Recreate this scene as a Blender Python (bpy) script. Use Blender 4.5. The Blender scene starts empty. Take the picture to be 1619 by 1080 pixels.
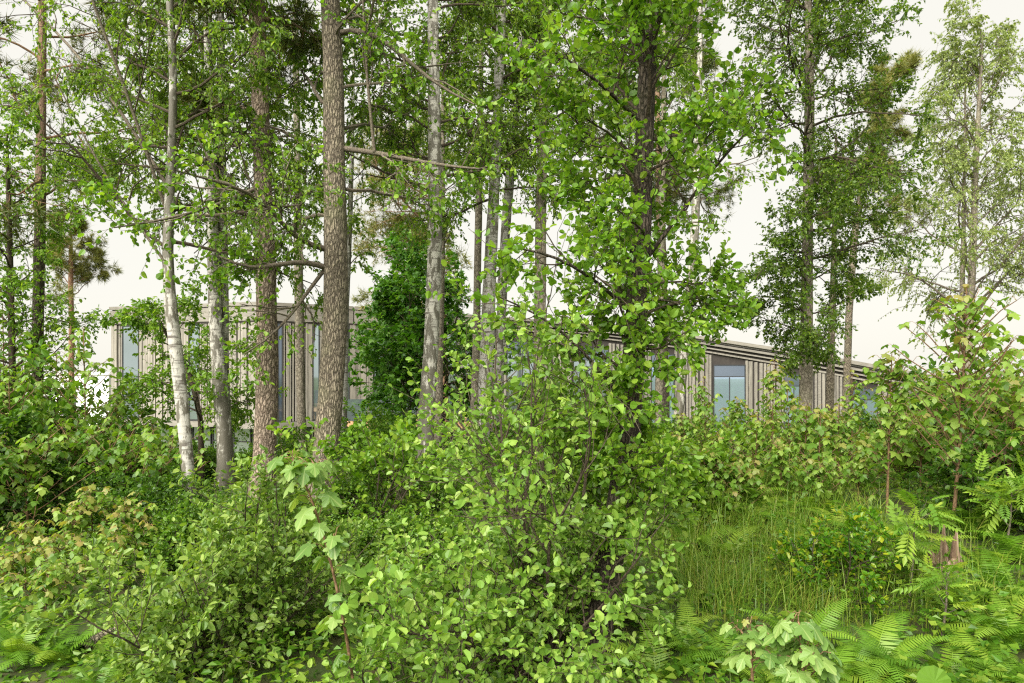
import bpy, math
import numpy as np
from mathutils import Matrix

# ------------------------------------------------------------------ camera, sky, sun, exposure
SC = bpy.context.scene
COL = SC.collection
F, CX, HY, ZC = 1080.0, 809.5, 580.0, 2.2          # focal length in photo pixels, centre, eye line, eye height

cam = bpy.data.cameras.new('camera')
cam.sensor_width = 36.0
cam.lens = 36.0 * F / 1619.0
cam.shift_y = (HY - 540.0) / 1619.0
cam.clip_end = 9000
camo = bpy.data.objects.new('camera', cam)
camo.location = (0, 0, ZC)
camo.rotation_euler = (math.radians(90), 0, 0)
COL.objects.link(camo)
SC.camera = camo

SUN_EL, SUN_AZ = 44.0, 212.0                       # azimuth clockwise from +Y: behind the camera, to its left
world = bpy.data.worlds.new('World')
SC.world = world
world.use_nodes = True
wn, wl = world.node_tree.nodes, world.node_tree.links
wn.clear()
w_out = wn.new('ShaderNodeOutputWorld')
w_bg = wn.new('ShaderNodeBackground')
w_sky = wn.new('ShaderNodeTexSky')
w_sky.sky_type = 'NISHITA'
w_sky.sun_disc = False
w_sky.sun_elevation = math.radians(SUN_EL)
w_sky.sun_rotation = math.radians(SUN_AZ)
w_sky.dust_density = 2.0
w_mix = wn.new('ShaderNodeMix')
w_mix.data_type = 'RGBA'
w_mix.inputs['Factor'].default_value = 0.88        # thick, even cloud over the sky
w_mix.inputs['B'].default_value = (9.8, 9.5, 8.6, 1)
wl.new(w_sky.outputs['Color'], w_mix.inputs['A'])
wl.new(w_mix.outputs['Result'], w_bg.inputs['Color'])
w_bg.inputs['Strength'].default_value = 0.0445
wl.new(w_bg.outputs['Background'], w_out.inputs['Surface'])

sun = bpy.data.lights.new('sun', 'SUN')
sun.energy = 5.0
sun.angle = math.radians(60)
sun.color = (1.0, 0.96, 0.88)
suno = bpy.data.objects.new('sun', sun)
suno.rotation_euler = (math.radians(90 - SUN_EL), 0, math.radians(180 - SUN_AZ))
COL.objects.link(suno)

SC.view_settings.view_transform = 'Standard'
SC.view_settings.look = 'None'
SC.view_settings.gamma = 1.0
SC.view_settings.exposure = 1.3
SC.render.engine = 'CYCLES'
SC.cycles.max_bounces = 7
SC.cycles.diffuse_bounces = 4
SC.cycles.glossy_bounces = 3
SC.cycles.transmission_bounces = 5
SC.cycles.use_denoising = False
SC.cycles.filter_width = 1.2

# ------------------------------------------------------------------ materials
def new_mat(name):
    m = bpy.data.materials.new(name)
    m.use_nodes = True
    nt = m.node_tree
    nt.nodes.clear()
    out = nt.nodes.new('ShaderNodeOutputMaterial')
    return m, nt.nodes, nt.links, out

def ramp(n, stops):
    r = n.new('ShaderNodeValToRGB')
    e = r.color_ramp.elements
    while len(e) < len(stops):
        e.new(0.5)
    for k, (p, c) in enumerate(stops):
        e[k].position = p
        e[k].color = (c[0], c[1], c[2], 1)
    return r

def leaf_mat(name, cols, trans=0.42, gloss=0.4, veins=False):
    m, n, l, out = new_mat(name)
    at_ = n.new('ShaderNodeAttribute'); at_.attribute_name = 'rnd'
    oi = n.new('ShaderNodeObjectInfo')
    ad = n.new('ShaderNodeMath'); ad.operation = 'ADD'
    fr = n.new('ShaderNodeMath'); fr.operation = 'FRACT'
    l.new(at_.outputs['Fac'], ad.inputs[0]); l.new(oi.outputs['Random'], ad.inputs[1]); l.new(ad.outputs[0], fr.inputs[0])
    k = len(cols)
    r = ramp(n, [(i / (k - 1), (c[0] * 1.24, c[1] * 1.10, c[2] * .66)) for i, c in enumerate(cols)])
    l.new(fr.outputs[0], r.inputs['Fac'])
    col = r.outputs['Color']
    if veins:                                        # palmate veins, paler than the blade
        tc = n.new('ShaderNodeTexCoord')
        sx = n.new('ShaderNodeSeparateXYZ'); l.new(tc.outputs['Object'], sx.inputs[0])
        a2 = n.new('ShaderNodeMath'); a2.operation = 'ARCTAN2'
        l.new(sx.outputs['X'], a2.inputs[0]); l.new(sx.outputs['Y'], a2.inputs[1])
        mu = n.new('ShaderNodeMath'); mu.operation = 'MULTIPLY'; mu.inputs[1].default_value = 4.3
        l.new(a2.outputs[0], mu.inputs[0])
        co = n.new('ShaderNodeMath'); co.operation = 'COSINE'; l.new(mu.outputs[0], co.inputs[0])
        gt = n.new('ShaderNodeMapRange'); gt.inputs['From Min'].default_value = 0.93; gt.inputs['From Max'].default_value = 1.0
        gt.inputs['To Max'].default_value = 0.45
        l.new(co.outputs[0], gt.inputs['Value'])
        mx = n.new('ShaderNodeMix'); mx.data_type = 'RGBA'
        l.new(gt.outputs['Result'], mx.inputs['Factor']); l.new(col, mx.inputs['A'])
        mx.inputs['B'].default_value = (0.36, 0.42, 0.16, 1)
        col = mx.outputs['Result']
    p = n.new('ShaderNodeBsdfPrincipled')
    p.inputs['Roughness'].default_value = gloss
    p.inputs['Specular IOR Level'].default_value = 0.35
    l.new(col, p.inputs['Base Color'])
    t = n.new('ShaderNodeBsdfTranslucent')
    tint = n.new('ShaderNodeMix'); tint.data_type = 'RGBA'; tint.blend_type = 'MULTIPLY'
    tint.inputs['Factor'].default_value = 1.0
    tint.inputs['B'].default_value = (1.45, 1.5, 0.5, 1)
    l.new(col, tint.inputs['A']); l.new(tint.outputs['Result'], t.inputs['Color'])
    ms = n.new('ShaderNodeMixShader'); ms.inputs[0].default_value = trans
    l.new(p.outputs[0], ms.inputs[1]); l.new(t.outputs[0], ms.inputs[2]); l.new(ms.outputs[0], out.inputs['Surface'])
    return m

def bark_mat(name, pale, dark, scale=(26, 26, 7), moss=0.25, upper=None, zup=(4, 6), bump=0.7):
    m, n, l, out = new_mat(name)
    tc = n.new('ShaderNodeTexCoord')
    mp = n.new('ShaderNodeMapping'); mp.inputs['Scale'].default_value = scale
    l.new(tc.outputs['Object'], mp.inputs['Vector'])
    wob = n.new('ShaderNodeTexNoise'); wob.inputs['Scale'].default_value = 1.4; wob.inputs['Detail'].default_value = 4
    l.new(mp.outputs[0], wob.inputs['Vector'])
    va = n.new('ShaderNodeVectorMath'); va.operation = 'ADD'
    l.new(mp.outputs[0], va.inputs[0]); l.new(wob.outputs['Color'], va.inputs[1])
    vo = n.new('ShaderNodeTexVoronoi'); vo.feature = 'DISTANCE_TO_EDGE'; vo.inputs['Scale'].default_value = 1.0
    l.new(va.outputs[0], vo.inputs['Vector'])
    fine = n.new('ShaderNodeTexNoise'); fine.inputs['Scale'].default_value = 34; fine.inputs['Detail'].default_value = 6
    l.new(tc.outputs['Object'], fine.inputs['Vector'])
    big = n.new('ShaderNodeTexNoise'); big.inputs['Scale'].default_value = 2.2; big.inputs['Detail'].default_value = 5
    l.new(tc.outputs['Object'], big.inputs['Vector'])
    r = ramp(n, [(0.0, dark), (0.10, [0.5 * (a + b) for a, b in zip(dark, pale)]), (0.28, pale), (1.0, [min(1, c * 1.15) for c in pale])])
    l.new(vo.outputs['Distance'], r.inputs['Fac'])
    col = r.outputs['Color']
    if upper:
        sx = n.new('ShaderNodeSeparateXYZ'); l.new(tc.outputs['Object'], sx.inputs[0])
        mr = n.new('ShaderNodeMapRange'); mr.inputs['From Min'].default_value = zup[0]; mr.inputs['From Max'].default_value = zup[1]
        l.new(sx.outputs['Z'], mr.inputs['Value'])
        u = n.new('ShaderNodeMix'); u.data_type = 'RGBA'
        l.new(mr.outputs['Result'], u.inputs['Factor']); l.new(col, u.inputs['A']); u.inputs['B'].default_value = (*upper, 1)
        col = u.outputs['Result']
    mul = n.new('ShaderNodeMix'); mul.data_type = 'RGBA'; mul.blend_type = 'MULTIPLY'; mul.inputs['Factor'].default_value = 0.8
    fr = ramp(n, [(0.3, (0.62, 0.62, 0.62)), (0.7, (1.15, 1.12, 1.08))])
    l.new(fine.outputs['Fac'], fr.inputs['Fac'])
    l.new(col, mul.inputs['A']); l.new(fr.outputs['Color'], mul.inputs['B'])
    mo = n.new('ShaderNodeMix'); mo.data_type = 'RGBA'
    mf = n.new('ShaderNodeMapRange'); mf.inputs['From Min'].default_value = 0.5; mf.inputs['From Max'].default_value = 0.75
    mf.inputs['To Max'].default_value = moss
    l.new(big.outputs['Fac'], mf.inputs['Value']); l.new(mf.outputs['Result'], mo.inputs['Factor'])
    l.new(mul.outputs['Result'], mo.inputs['A']); mo.inputs['B'].default_value = (0.13, 0.15, 0.06, 1)
    p = n.new('ShaderNodeBsdfPrincipled'); p.inputs['Roughness'].default_value = 0.85
    p.inputs['Specular IOR Level'].default_value = 0.2
    l.new(mo.outputs['Result'], p.inputs['Base Color'])
    hs = n.new('ShaderNodeMath'); hs.operation = 'MINIMUM'; hs.inputs[1].default_value = 0.3
    l.new(vo.outputs['Distance'], hs.inputs[0])
    ha = n.new('ShaderNodeMath'); ha.operation = 'MULTIPLY_ADD'; ha.inputs[1].default_value = 0.25
    l.new(fine.outputs['Fac'], ha.inputs[0]); l.new(hs.outputs[0], ha.inputs[2])
    b = n.new('ShaderNodeBump'); b.inputs['Strength'].default_value = bump; b.inputs['Distance'].default_value = 0.06
    l.new(ha.outputs[0], b.inputs['Height']); l.new(b.outputs[0], p.inputs['Normal'])
    l.new(p.outputs[0], out.inputs['Surface'])
    return m

def birch_mat(name, white=(0.52, 0.50, 0.45), rough_to=1.6, blotch=0.54, dark_from=None):
    m, n, l, out = new_mat(name)
    tc = n.new('ShaderNodeTexCoord')
    mp = n.new('ShaderNodeMapping'); mp.inputs['Scale'].default_value = (5, 5, 34)
    l.new(tc.outputs['Object'], mp.inputs['Vector'])
    a = n.new('ShaderNodeTexNoise'); a.inputs['Scale'].default_value = 1.0; a.inputs['Detail'].default_value = 3
    l.new(mp.outputs[0], a.inputs['Vector'])
    r1 = ramp(n, [(0.32, (0.10, 0.085, 0.07)), (0.43, [c * 0.8 for c in white]), (0.6, white), (1, white)])
    l.new(a.outputs['Fac'], r1.inputs['Fac'])
    mp2 = n.new('ShaderNodeMapping'); mp2.inputs['Scale'].default_value = (9, 9, 3.2)
    l.new(tc.outputs['Object'], mp2.inputs['Vector'])
    b = n.new('ShaderNodeTexNoise'); b.inputs['Scale'].default_value = 1.3; b.inputs['Detail'].default_value = 6; b.inputs['Roughness'].default_value = 0.7
    l.new(mp2.outputs[0], b.inputs['Vector'])
    sx = n.new('ShaderNodeSeparateXYZ'); l.new(tc.outputs['Object'], sx.inputs[0])
    mr = n.new('ShaderNodeMapRange'); mr.inputs['From Min'].default_value = 0.0; mr.inputs['From Max'].default_value = rough_to
    mr.inputs['To Min'].default_value = 0.12; mr.inputs['To Max'].default_value = 0.0
    l.new(sx.outputs['Z'], mr.inputs['Value'])
    ad = n.new('ShaderNodeMath'); ad.operation = 'ADD'; l.new(b.outputs['Fac'], ad.inputs[0]); l.new(mr.outputs['Result'], ad.inputs[1])
    if dark_from is not None:                          # more dark patches higher up the trunk
        m2 = n.new('ShaderNodeMapRange'); m2.inputs['From Min'].default_value = dark_from; m2.inputs['From Max'].default_value = dark_from + 1.2
        m2.inputs['To Max'].default_value = 0.10
        l.new(sx.outputs['Z'], m2.inputs['Value'])
        a2 = n.new('ShaderNodeMath'); a2.operation = 'ADD'; l.new(ad.outputs[0], a2.inputs[0]); l.new(m2.outputs['Result'], a2.inputs[1]); ad = a2
    f = ramp(n, [(0.0, (0, 0, 0)), (blotch, (0, 0, 0)), (blotch + .06, (1, 1, 1)), (1, (1, 1, 1))])
    l.new(ad.outputs[0], f.inputs['Fac'])
    mx = n.new('ShaderNodeMix'); mx.data_type = 'RGBA'
    l.new(f.outputs['Color'], mx.inputs['Factor']); l.new(r1.outputs['Color'], mx.inputs['A']); mx.inputs['B'].default_value = (0.11, 0.10, 0.075, 1)
    p = n.new('ShaderNodeBsdfPrincipled'); p.inputs['Roughness'].default_value = 0.7
    l.new(mx.outputs['Result'], p.inputs['Base Color'])
    bp = n.new('ShaderNodeBump'); bp.inputs['Strength'].default_value = 0.5; bp.inputs['Distance'].default_value = 0.02
    l.new(ad.outputs[0], bp.inputs['Height']); l.new(bp.outputs[0], p.inputs['Normal'])
    l.new(p.outputs[0], out.inputs['Surface'])
    return m

def plain_mat(name, cols, scale=6.0, stretch=(1, 1, 1), rough=0.7, metal=0.0, bump=0.15, spec=0.4):
    m, n, l, out = new_mat(name)
    tc = n.new('ShaderNodeTexCoord')
    oi = n.new('ShaderNodeObjectInfo')
    mp = n.new('ShaderNodeMapping'); mp.inputs['Scale'].default_value = stretch
    geo = n.new('ShaderNodeNewGeometry')
    l.new(geo.outputs['Position'], mp.inputs['Vector'])
    nz = n.new('ShaderNodeTexNoise'); nz.inputs['Scale'].default_value = scale; nz.inputs['Detail'].default_value = 6
    nz.noise_dimensions = '4D'
    ws = n.new('ShaderNodeMath'); ws.operation = 'MULTIPLY'; ws.inputs[1].default_value = 20
    l.new(oi.outputs['Random'], ws.inputs[0]); l.new(ws.outputs[0], nz.inputs['W'])
    l.new(mp.outputs[0], nz.inputs['Vector'])
    k = len(cols)
    r = ramp(n, [(0.3 + 0.4 * i / (k - 1), c) for i, c in enumerate(cols)])
    l.new(nz.outputs['Fac'], r.inputs['Fac'])
    hv = n.new('ShaderNodeHueSaturation')
    vr = n.new('ShaderNodeMapRange'); vr.inputs['To Min'].default_value = 0.86; vr.inputs['To Max'].default_value = 1.12
    l.new(oi.outputs['Random'], vr.inputs['Value']); l.new(vr.outputs['Result'], hv.inputs['Value'])
    l.new(r.outputs['Color'], hv.inputs['Color'])
    p = n.new('ShaderNodeBsdfPrincipled')
    p.inputs['Roughness'].default_value = rough; p.inputs['Metallic'].default_value = metal
    p.inputs['Specular IOR Level'].default_value = spec
    l.new(hv.outputs['Color'], p.inputs['Base Color'])
    b = n.new('ShaderNodeBump'); b.inputs['Strength'].default_value = bump; b.inputs['Distance'].default_value = 0.01
    l.new(nz.outputs['Fac'], b.inputs['Height']); l.new(b.outputs[0], p.inputs['Normal'])
    l.new(p.outputs[0], out.inputs['Surface'])
    return m

M = {}
M['alder'] = leaf_mat('alder_leaf', [(0.060, 0.150, 0.016), (0.095, 0.215, 0.026), (0.125, 0.250, 0.036), (0.19, 0.31, 0.055)])
M['alder_bright'] = leaf_mat('alder_leaf_young', [(0.075, 0.172, 0.036), (0.122, 0.25, 0.060), (0.165, 0.305, 0.082), (0.235, 0.365, 0.118)])
M['willow'] = leaf_mat('sallow_leaf', [(0.070, 0.152, 0.038), (0.110, 0.212, 0.060), (0.155, 0.268, 0.084), (0.22, 0.33, 0.118)])
M['birch'] = leaf_mat('birch_leaf', [(0.055, 0.125, 0.018), (0.088, 0.18, 0.028), (0.125, 0.23, 0.038), (0.18, 0.28, 0.055)], trans=.5)
M['birch_dark'] = leaf_mat('birch_leaf_dark', [(0.035, 0.085, 0.014), (0.060, 0.125, 0.020), (0.085, 0.165, 0.028), (0.13, 0.21, 0.04)], trans=.48)
M['birch_pale'] = leaf_mat('birch_leaf_pale', [(0.12, 0.19, 0.085), (0.155, 0.23, 0.105), (0.19, 0.27, 0.13), (0.24, 0.31, 0.165)])
M['maple_dark'] = leaf_mat('maple_leaf_dark', [(0.030, 0.105, 0.016), (0.048, 0.150, 0.022), (0.074, 0.20, 0.032), (0.12, 0.26, 0.05)])
M['syc'] = leaf_mat('sycamore_leaf', [(0.065, 0.155, 0.028), (0.10, 0.21, 0.038), (0.145, 0.26, 0.06), (0.19, 0.30, 0.085)])
M['syc_big'] = leaf_mat('sycamore_leaf_veined', [(0.075, 0.165, 0.055), (0.105, 0.21, 0.075), (0.145, 0.26, 0.105), (0.185, 0.295, 0.135)], veins=True)
M['syc_young'] = leaf_mat('sycamore_leaf_bronze', [(0.16, 0.215, 0.07), (0.19, 0.235, 0.09), (0.21, 0.20, 0.10), (0.22, 0.27, 0.10)])
M['shrub'] = leaf_mat('thicket_leaf', [(0.036, 0.105, 0.013), (0.062, 0.155, 0.020), (0.09, 0.20, 0.028), (0.145, 0.26, 0.045)])
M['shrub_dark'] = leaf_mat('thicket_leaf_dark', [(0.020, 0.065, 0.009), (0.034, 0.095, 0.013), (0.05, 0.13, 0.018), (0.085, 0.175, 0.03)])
M['beech'] = leaf_mat('beech_leaf', [(0.035, 0.125, 0.012), (0.055, 0.17, 0.016), (0.10, 0.23, 0.02), (0.25, 0.31, 0.03)], gloss=0.3)
M['rowan'] = leaf_mat('rowan_leaf', [(0.075, 0.185, 0.030), (0.12, 0.245, 0.045), (0.17, 0.30, 0.06), (0.24, 0.35, 0.07)])
M['fern'] = leaf_mat('fern_frond', [(0.06, 0.155, 0.018), (0.085, 0.20, 0.026), (0.12, 0.245, 0.034), (0.18, 0.29, 0.05)])
M['grass'] = leaf_mat('grass_blade', [(0.055, 0.145, 0.018), (0.085, 0.19, 0.026), (0.13, 0.23, 0.04), (0.15, 0.24, 0.05), (0.21, 0.22, 0.085)], trans=0.3)
M['herb'] = leaf_mat('ground_herb', [(0.035, 0.105, 0.012), (0.06, 0.16, 0.018), (0.10, 0.20, 0.026), (0.15, 0.24, 0.04)])
M['needle'] = leaf_mat('pine_needle', [(0.035, 0.065, 0.022), (0.055, 0.09, 0.030), (0.085, 0.115, 0.036), (0.13, 0.14, 0.05)], trans=0.2)
M['needle_brown'] = leaf_mat('pine_needle_brownish', [(0.075, 0.110, 0.040), (0.11, 0.145, 0.050), (0.15, 0.175, 0.065), (0.20, 0.20, 0.085)], trans=0.2)
M['bark_alder'] = bark_mat('bark_dark_alder', (0.105, 0.084, 0.066), (0.022, 0.017, 0.013), (38, 38, 11), 0.35, bump=0.9)
M['bark_grey'] = bark_mat('bark_grey_furrowed', (0.32, 0.275, 0.205), (0.06, 0.048, 0.036), (34, 34, 9), 0.4, bump=0.9)
M['bark_pine'] = bark_mat('bark_pine', (0.38, 0.305, 0.24), (0.09, 0.065, 0.048), (27, 27, 10), 0.15, upper=(0.40, 0.28, 0.19), zup=(5, 9), bump=0.9)
M['bark_pine_dark'] = bark_mat('bark_pine_dark_foot', (0.125, 0.10, 0.080), (0.03, 0.022, 0.018), (26, 26, 7), 0.2, upper=(0.27, 0.175, 0.115), zup=(4.2, 8))
M['bark_orange'] = bark_mat('bark_pine_orange', (0.36, 0.21, 0.125), (0.12, 0.07, 0.045), (16, 16, 5), 0.1)
M['bark_plain'] = bark_mat('bark_grey_smooth', (0.30, 0.265, 0.21), (0.13, 0.11, 0.085), (14, 14, 9), 0.3, bump=0.3)
M['bark_twig'] = bark_mat('bark_twig', (0.085, 0.066, 0.048), (0.04, 0.03, 0.02), (30, 30, 30), 0.2, bump=0.2)
M['bark_twig_grey'] = bark_mat('bark_twig_grey', (0.17, 0.145, 0.11), (0.08, 0.065, 0.05), (30, 30, 30), 0.2, bump=0.2)
M['bark_orange_twig'] = bark_mat('bark_pine_branch', (0.30, 0.18, 0.10), (0.10, 0.06, 0.04), (30, 30, 30), 0.1, bump=0.2)
M['stem_red'] = bark_mat('stem_reddish', (0.24, 0.15, 0.085), (0.12, 0.07, 0.04), (40, 40, 20), 0.2, bump=0.2)
M['birch_bark'] = birch_mat('birch_bark', (0.37, 0.355, 0.315), 1.2, 0.505)
M['birch_bark_high'] = birch_mat('birch_bark_darker_above', (0.40, 0.385, 0.34), 1.0, 0.52, 2.3)
M['birch_bark_rough'] = birch_mat('birch_bark_rough', (0.45, 0.43, 0.375), 2.4, 0.475)
M['ground'] = plain_mat('forest_floor', [(0.045, 0.033, 0.018), (0.055, 0.06, 0.018), (0.05, 0.09, 0.018), (0.09, 0.065, 0.03)], 2.6, rough=0.95, bump=0.8)
M['panel'] = plain_mat('weathered_timber_panel', [(0.165, 0.152, 0.125), (0.225, 0.207, 0.172), (0.28, 0.258, 0.215)], 3.0, (4, 4, 0.5), rough=0.75)
M['panel_grey'] = plain_mat('grey_weathered_board', [(0.155, 0.142, 0.118), (0.20, 0.185, 0.155), (0.25, 0.23, 0.195)], 3.0, (1, 1, 5), rough=0.8)
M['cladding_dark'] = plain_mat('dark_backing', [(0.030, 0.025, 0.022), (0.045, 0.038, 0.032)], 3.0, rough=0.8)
M['frame'] = plain_mat('dark_window_frame', [(0.035, 0.035, 0.035), (0.05, 0.05, 0.05)], 3.0, rough=0.4)
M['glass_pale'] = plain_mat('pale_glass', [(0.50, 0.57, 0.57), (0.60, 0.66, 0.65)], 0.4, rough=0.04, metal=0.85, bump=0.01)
M['glass_sky_tint'] = plain_mat('glass_reflected_sky_tint', [(0.50, 0.66, 0.90), (0.58, 0.73, 0.95)], 0.4, rough=0.03, metal=0.85, bump=0.01)  # blue sky reflection put into the pane colour of the sloping wing
M['glass'] = plain_mat('glass_reflection_tint', [(0.36, 0.44, 0.46), (0.46, 0.54, 0.57)], 0.4, rough=0.03, metal=0.85, bump=0.01)  # grey-green reflection put into the glass colour
M['glass_dark'] = plain_mat('dark_transom_glass', [(0.16, 0.20, 0.26), (0.20, 0.24, 0.30)], 0.4, rough=0.06, metal=0.7, bump=0.01)
M['roofing'] = plain_mat('roofing_felt', [(0.16, 0.15, 0.14), (0.22, 0.21, 0.19)], 2.0, rough=0.9)
M['gap_white'] = plain_mat('added_gap_white', [(0.76, 0.75, 0.72), (0.82, 0.81, 0.78)], 1.5, rough=0.9)
M['deck'] = plain_mat('orange_deck_timber', [(0.36, 0.19, 0.09), (0.45, 0.26, 0.13), (0.52, 0.33, 0.18)], 3.0, (0.5, 5, 5), rough=0.7)
M['rotwood'] = plain_mat('rotten_wood', [(0.06, 0.035, 0.02), (0.17, 0.11, 0.07), (0.33, 0.26, 0.19)], 4.0, (9, 9, 1), rough=0.9, bump=0.7)

# ------------------------------------------------------------------ helpers
def at(px, py, Y):
    return np.array([(px - CX) / F * Y, Y, ZC + (HY - py) / F * Y])

def norm(v):
    return v / np.maximum(np.linalg.norm(v, axis=-1, keepdims=True), 1e-9)

GY = [-40, 0, 4, 6, 9, 10.8, 12.5, 15, 20, 26, 30, 60, 90, 400, 5000]
GZ = [-.1, 0, 0, .08, .38, .48, .30, -.2, -1.2, -2.5, -2.9, -3.0, -6, -40, -70]
def ground(x, y):
    x = np.asarray(x, float); y = np.asarray(y, float)
    near = np.exp(-(x ** 2 + (y - 8) ** 2) / 900.0)
    bump = 0.07 * np.sin(x * 1.3 + 0.5 * y) * np.sin(y * 0.9 - 0.7 * x + 1) + 0.04 * np.sin(x * 3.1 + 2) * np.sin(y * 2.7)
    left = -0.45 / (1 + np.exp(np.clip((x + 5.0) * 1.2, -40, 40))) * np.clip((y - 3) / 6, 0, 1)
    right = 0.30 / (1 + np.exp(np.clip(-(x - 3.2) * 2.0, -40, 40))) * np.exp(-((y - 7.2) / 2.2) ** 2)
    return np.interp(y, GY, GZ) + near * (bump + left + right)

def make_mesh(name, V, polys, mat, smooth=False, rnd=None):
    me = bpy.data.meshes.new(name)
    V = np.ascontiguousarray(V, dtype=np.float32)
    polys = [np.asarray(p, dtype=np.int32) for p in polys if len(p)]
    loops = np.concatenate([p.ravel() for p in polys])
    tot = np.concatenate([np.full(len(p), p.shape[1], np.int32) for p in polys])
    start = np.zeros(len(tot), np.int32); start[1:] = np.cumsum(tot)[:-1]
    me.vertices.add(len(V)); me.vertices.foreach_set('co', V.ravel())
    me.loops.add(len(loops)); me.loops.foreach_set('vertex_index', loops)
    me.polygons.add(len(tot)); me.polygons.foreach_set('loop_start', start)
    if smooth:
        me.polygons.foreach_set('use_smooth', np.ones(len(tot), bool))
    else:
        me.polygons.foreach_set('use_smooth', np.zeros(len(tot), bool))
    me.update(calc_edges=True)
    if rnd is not None:
        a = me.attributes.new('rnd', 'FLOAT', 'FACE'); a.data.foreach_set('value', np.ascontiguousarray(rnd, np.float32))
    me.materials.append(mat)
    return me

def obj(name, me, parent=None, loc=None, label=None, cat=None, group=None, kind=None):
    o = bpy.data.objects.new(name, me)
    COL.objects.link(o)
    if parent is not None: o.parent = parent
    if loc is not None: o.location = loc
    if label: o['label'] = label
    if cat: o['category'] = cat
    if group: o['group'] = group
    if kind: o['kind'] = kind
    return o

def thing(name, label, cat, loc, group=None):
    e = obj(name, None, None, tuple(float(c) for c in loc), label, cat, group)
    e.empty_display_size = 0.2
    return e

class Buf:                                            # collects geometry for one mesh
    def __init__(s): s.V = []; s.P = []; s.R = []; s.n = 0
    def add(s, V, polys, rnd=None):
        s.V.append(V)
        for p in polys: s.P.append(np.asarray(p) + s.n)
        if rnd is not None: s.R.append(rnd)
        s.n += len(V)
    def mesh(s, name, mat, base, smooth=False):
        V = np.concatenate(s.V) - np.asarray(base)
        by = {}
        for p in s.P: by.setdefault(p.shape[1], []).append(p)
        if s.R and len(by) == 1:
            return make_mesh(name, V, [np.concatenate(s.P)], mat, smooth, np.concatenate(s.R))
        return make_mesh(name, V, [np.concatenate(v) for v in by.values()], mat, smooth)

def tubes(buf, pts, rad, S=4):
    N, K = pts.shape[:2]
    if N == 0: return
    T = np.empty_like(pts)
    T[:, 1:-1] = pts[:, 2:] - pts[:, :-2]; T[:, 0] = pts[:, 1] - pts[:, 0]; T[:, -1] = pts[:, -1] - pts[:, -2]
    T = norm(T)
    mean = norm(pts[:, -1] - pts[:, 0])
    ref = np.where(np.abs(mean[:, 2:3]) > 0.8, np.array([[1.0, 0.13, 0]]), np.array([[0, 0.1, 1.0]]))[:, None, :]
    A = norm(np.cross(T, np.broadcast_to(ref, T.shape))); B = np.cross(T, A)
    th = np.arange(S) * 2 * math.pi / S
    V = pts[:, :, None, :] + rad[:, :, None, None] * (A[:, :, None, :] * np.cos(th)[None, None, :, None] + B[:, :, None, :] * np.sin(th)[None, None, :, None])
    idx = np.arange(N * K * S).reshape(N, K, S)
    q = np.stack([idx[:, :-1, :], np.roll(idx, -1, 2)[:, :-1, :], np.roll(idx, -1, 2)[:, 1:, :], idx[:, 1:, :]], -1).reshape(-1, 4)
    buf.add(V.reshape(-1, 3), [q])

def grow(P0, D, L, K, wob, trop, rs):
    pts = [P0]; d = norm(D); st = (L / K)[:, None]
    for k in range(K):
        d = norm(d + wob * rs.normal(size=d.shape) + np.array([0, 0, trop]))
        pts.append(pts[-1] + d * st)
    return np.stack(pts, 1)

def spawn(pts, L, R, m, t0, t1, ang, angsd, lr, rs, flat=1.0, up=0.0):
    N, K1 = pts.shape[:2]
    idx = np.repeat(np.arange(N), m)
    t = t0 + (t1 - t0) * (np.tile(np.arange(m), N) + rs.rand(N * m)) / m
    f = t * (K1 - 1); i = np.clip(f.astype(int), 0, K1 - 2); u = (f - i)[:, None]
    P = pts[idx, i] * (1 - u) + pts[idx, i + 1] * u
    T = norm(pts[idx, i + 1] - pts[idx, i])
    q = norm(np.cross(T, rs.normal(size=T.shape)))
    a = np.radians(ang + angsd * rs.normal(size=len(idx)))[:, None]
    D = T * np.cos(a) + q * np.sin(a)
    D[:, 2] = D[:, 2] * flat + up
    Lc = L[idx] * lr * (1.15 - 0.65 * t) * (0.65 + 0.7 * rs.rand(len(idx)))
    Rc = R[idx] * (1 - 0.7 * t) * 0.6
    return P, norm(D), Lc, Rc

def taper(R, K, end=0.25):
    return R[:, None] * np.linspace(1, end, K + 1)[None, :]

# leaf shapes: y runs from stalk to tip, z is the face
def shape(v, faces): return np.array(v, float), [np.array(f) for f in faces]
SH = {}
SH['birch'] = shape([(0, 0, 0), (.36, .38, .07), (0, 1, -.10), (-.36, .38, .07)], [[[0, 1, 2], [0, 2, 3]]])
SH['oval'] = shape([(0, 0, 0), (.33, .30, .05), (.27, .72, .03), (0, 1, -.08), (-.27, .72, .03), (-.33, .30, .05)], [[[0, 1, 2, 3], [0, 3, 4, 5]]])
SH['round'] = shape([(0, 0, 0), (.27, .13, .08), (.41, .50, .11), (.25, .88, .02), (0, .98, -.12), (-.25, .88, .02), (-.41, .50, .11), (-.27, .13, .08), (0, .5, -.03)],
                    [[[0, 1, 2, 8], [8, 2, 3, 4], [0, 8, 6, 7], [8, 4, 5, 6]]])
def lobed(half, teeth=False, droop=0.38):
    h = list(half)
    if teeth:
        o = []
        for k in range(len(h) - 1):
            a, b = np.array(h[k]), np.array(h[k + 1])
            d = b - a; nn = np.array([d[1], -d[0]])
            o += [tuple(a), tuple(a + d * .38 - nn * .03), tuple(a + d * .55 + nn * .07)]
        h = o + [h[-1]]
    out = h + [(-x, y) for x, y in reversed(h[:-1])]
    c = (0, .28)
    v = [c] + out
    v3 = [(x, y, -droop * (abs(x) ** 1.6 * 1.1 + max(0, y - .28) ** 1.7 * .8) + .03 * (abs(x) > .2)) for x, y in v]
    f = [[0, k, k + 1] for k in range(1, len(v) - 1)] + [[0, len(v) - 1, 1]]
    return shape(v3, [f])
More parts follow.
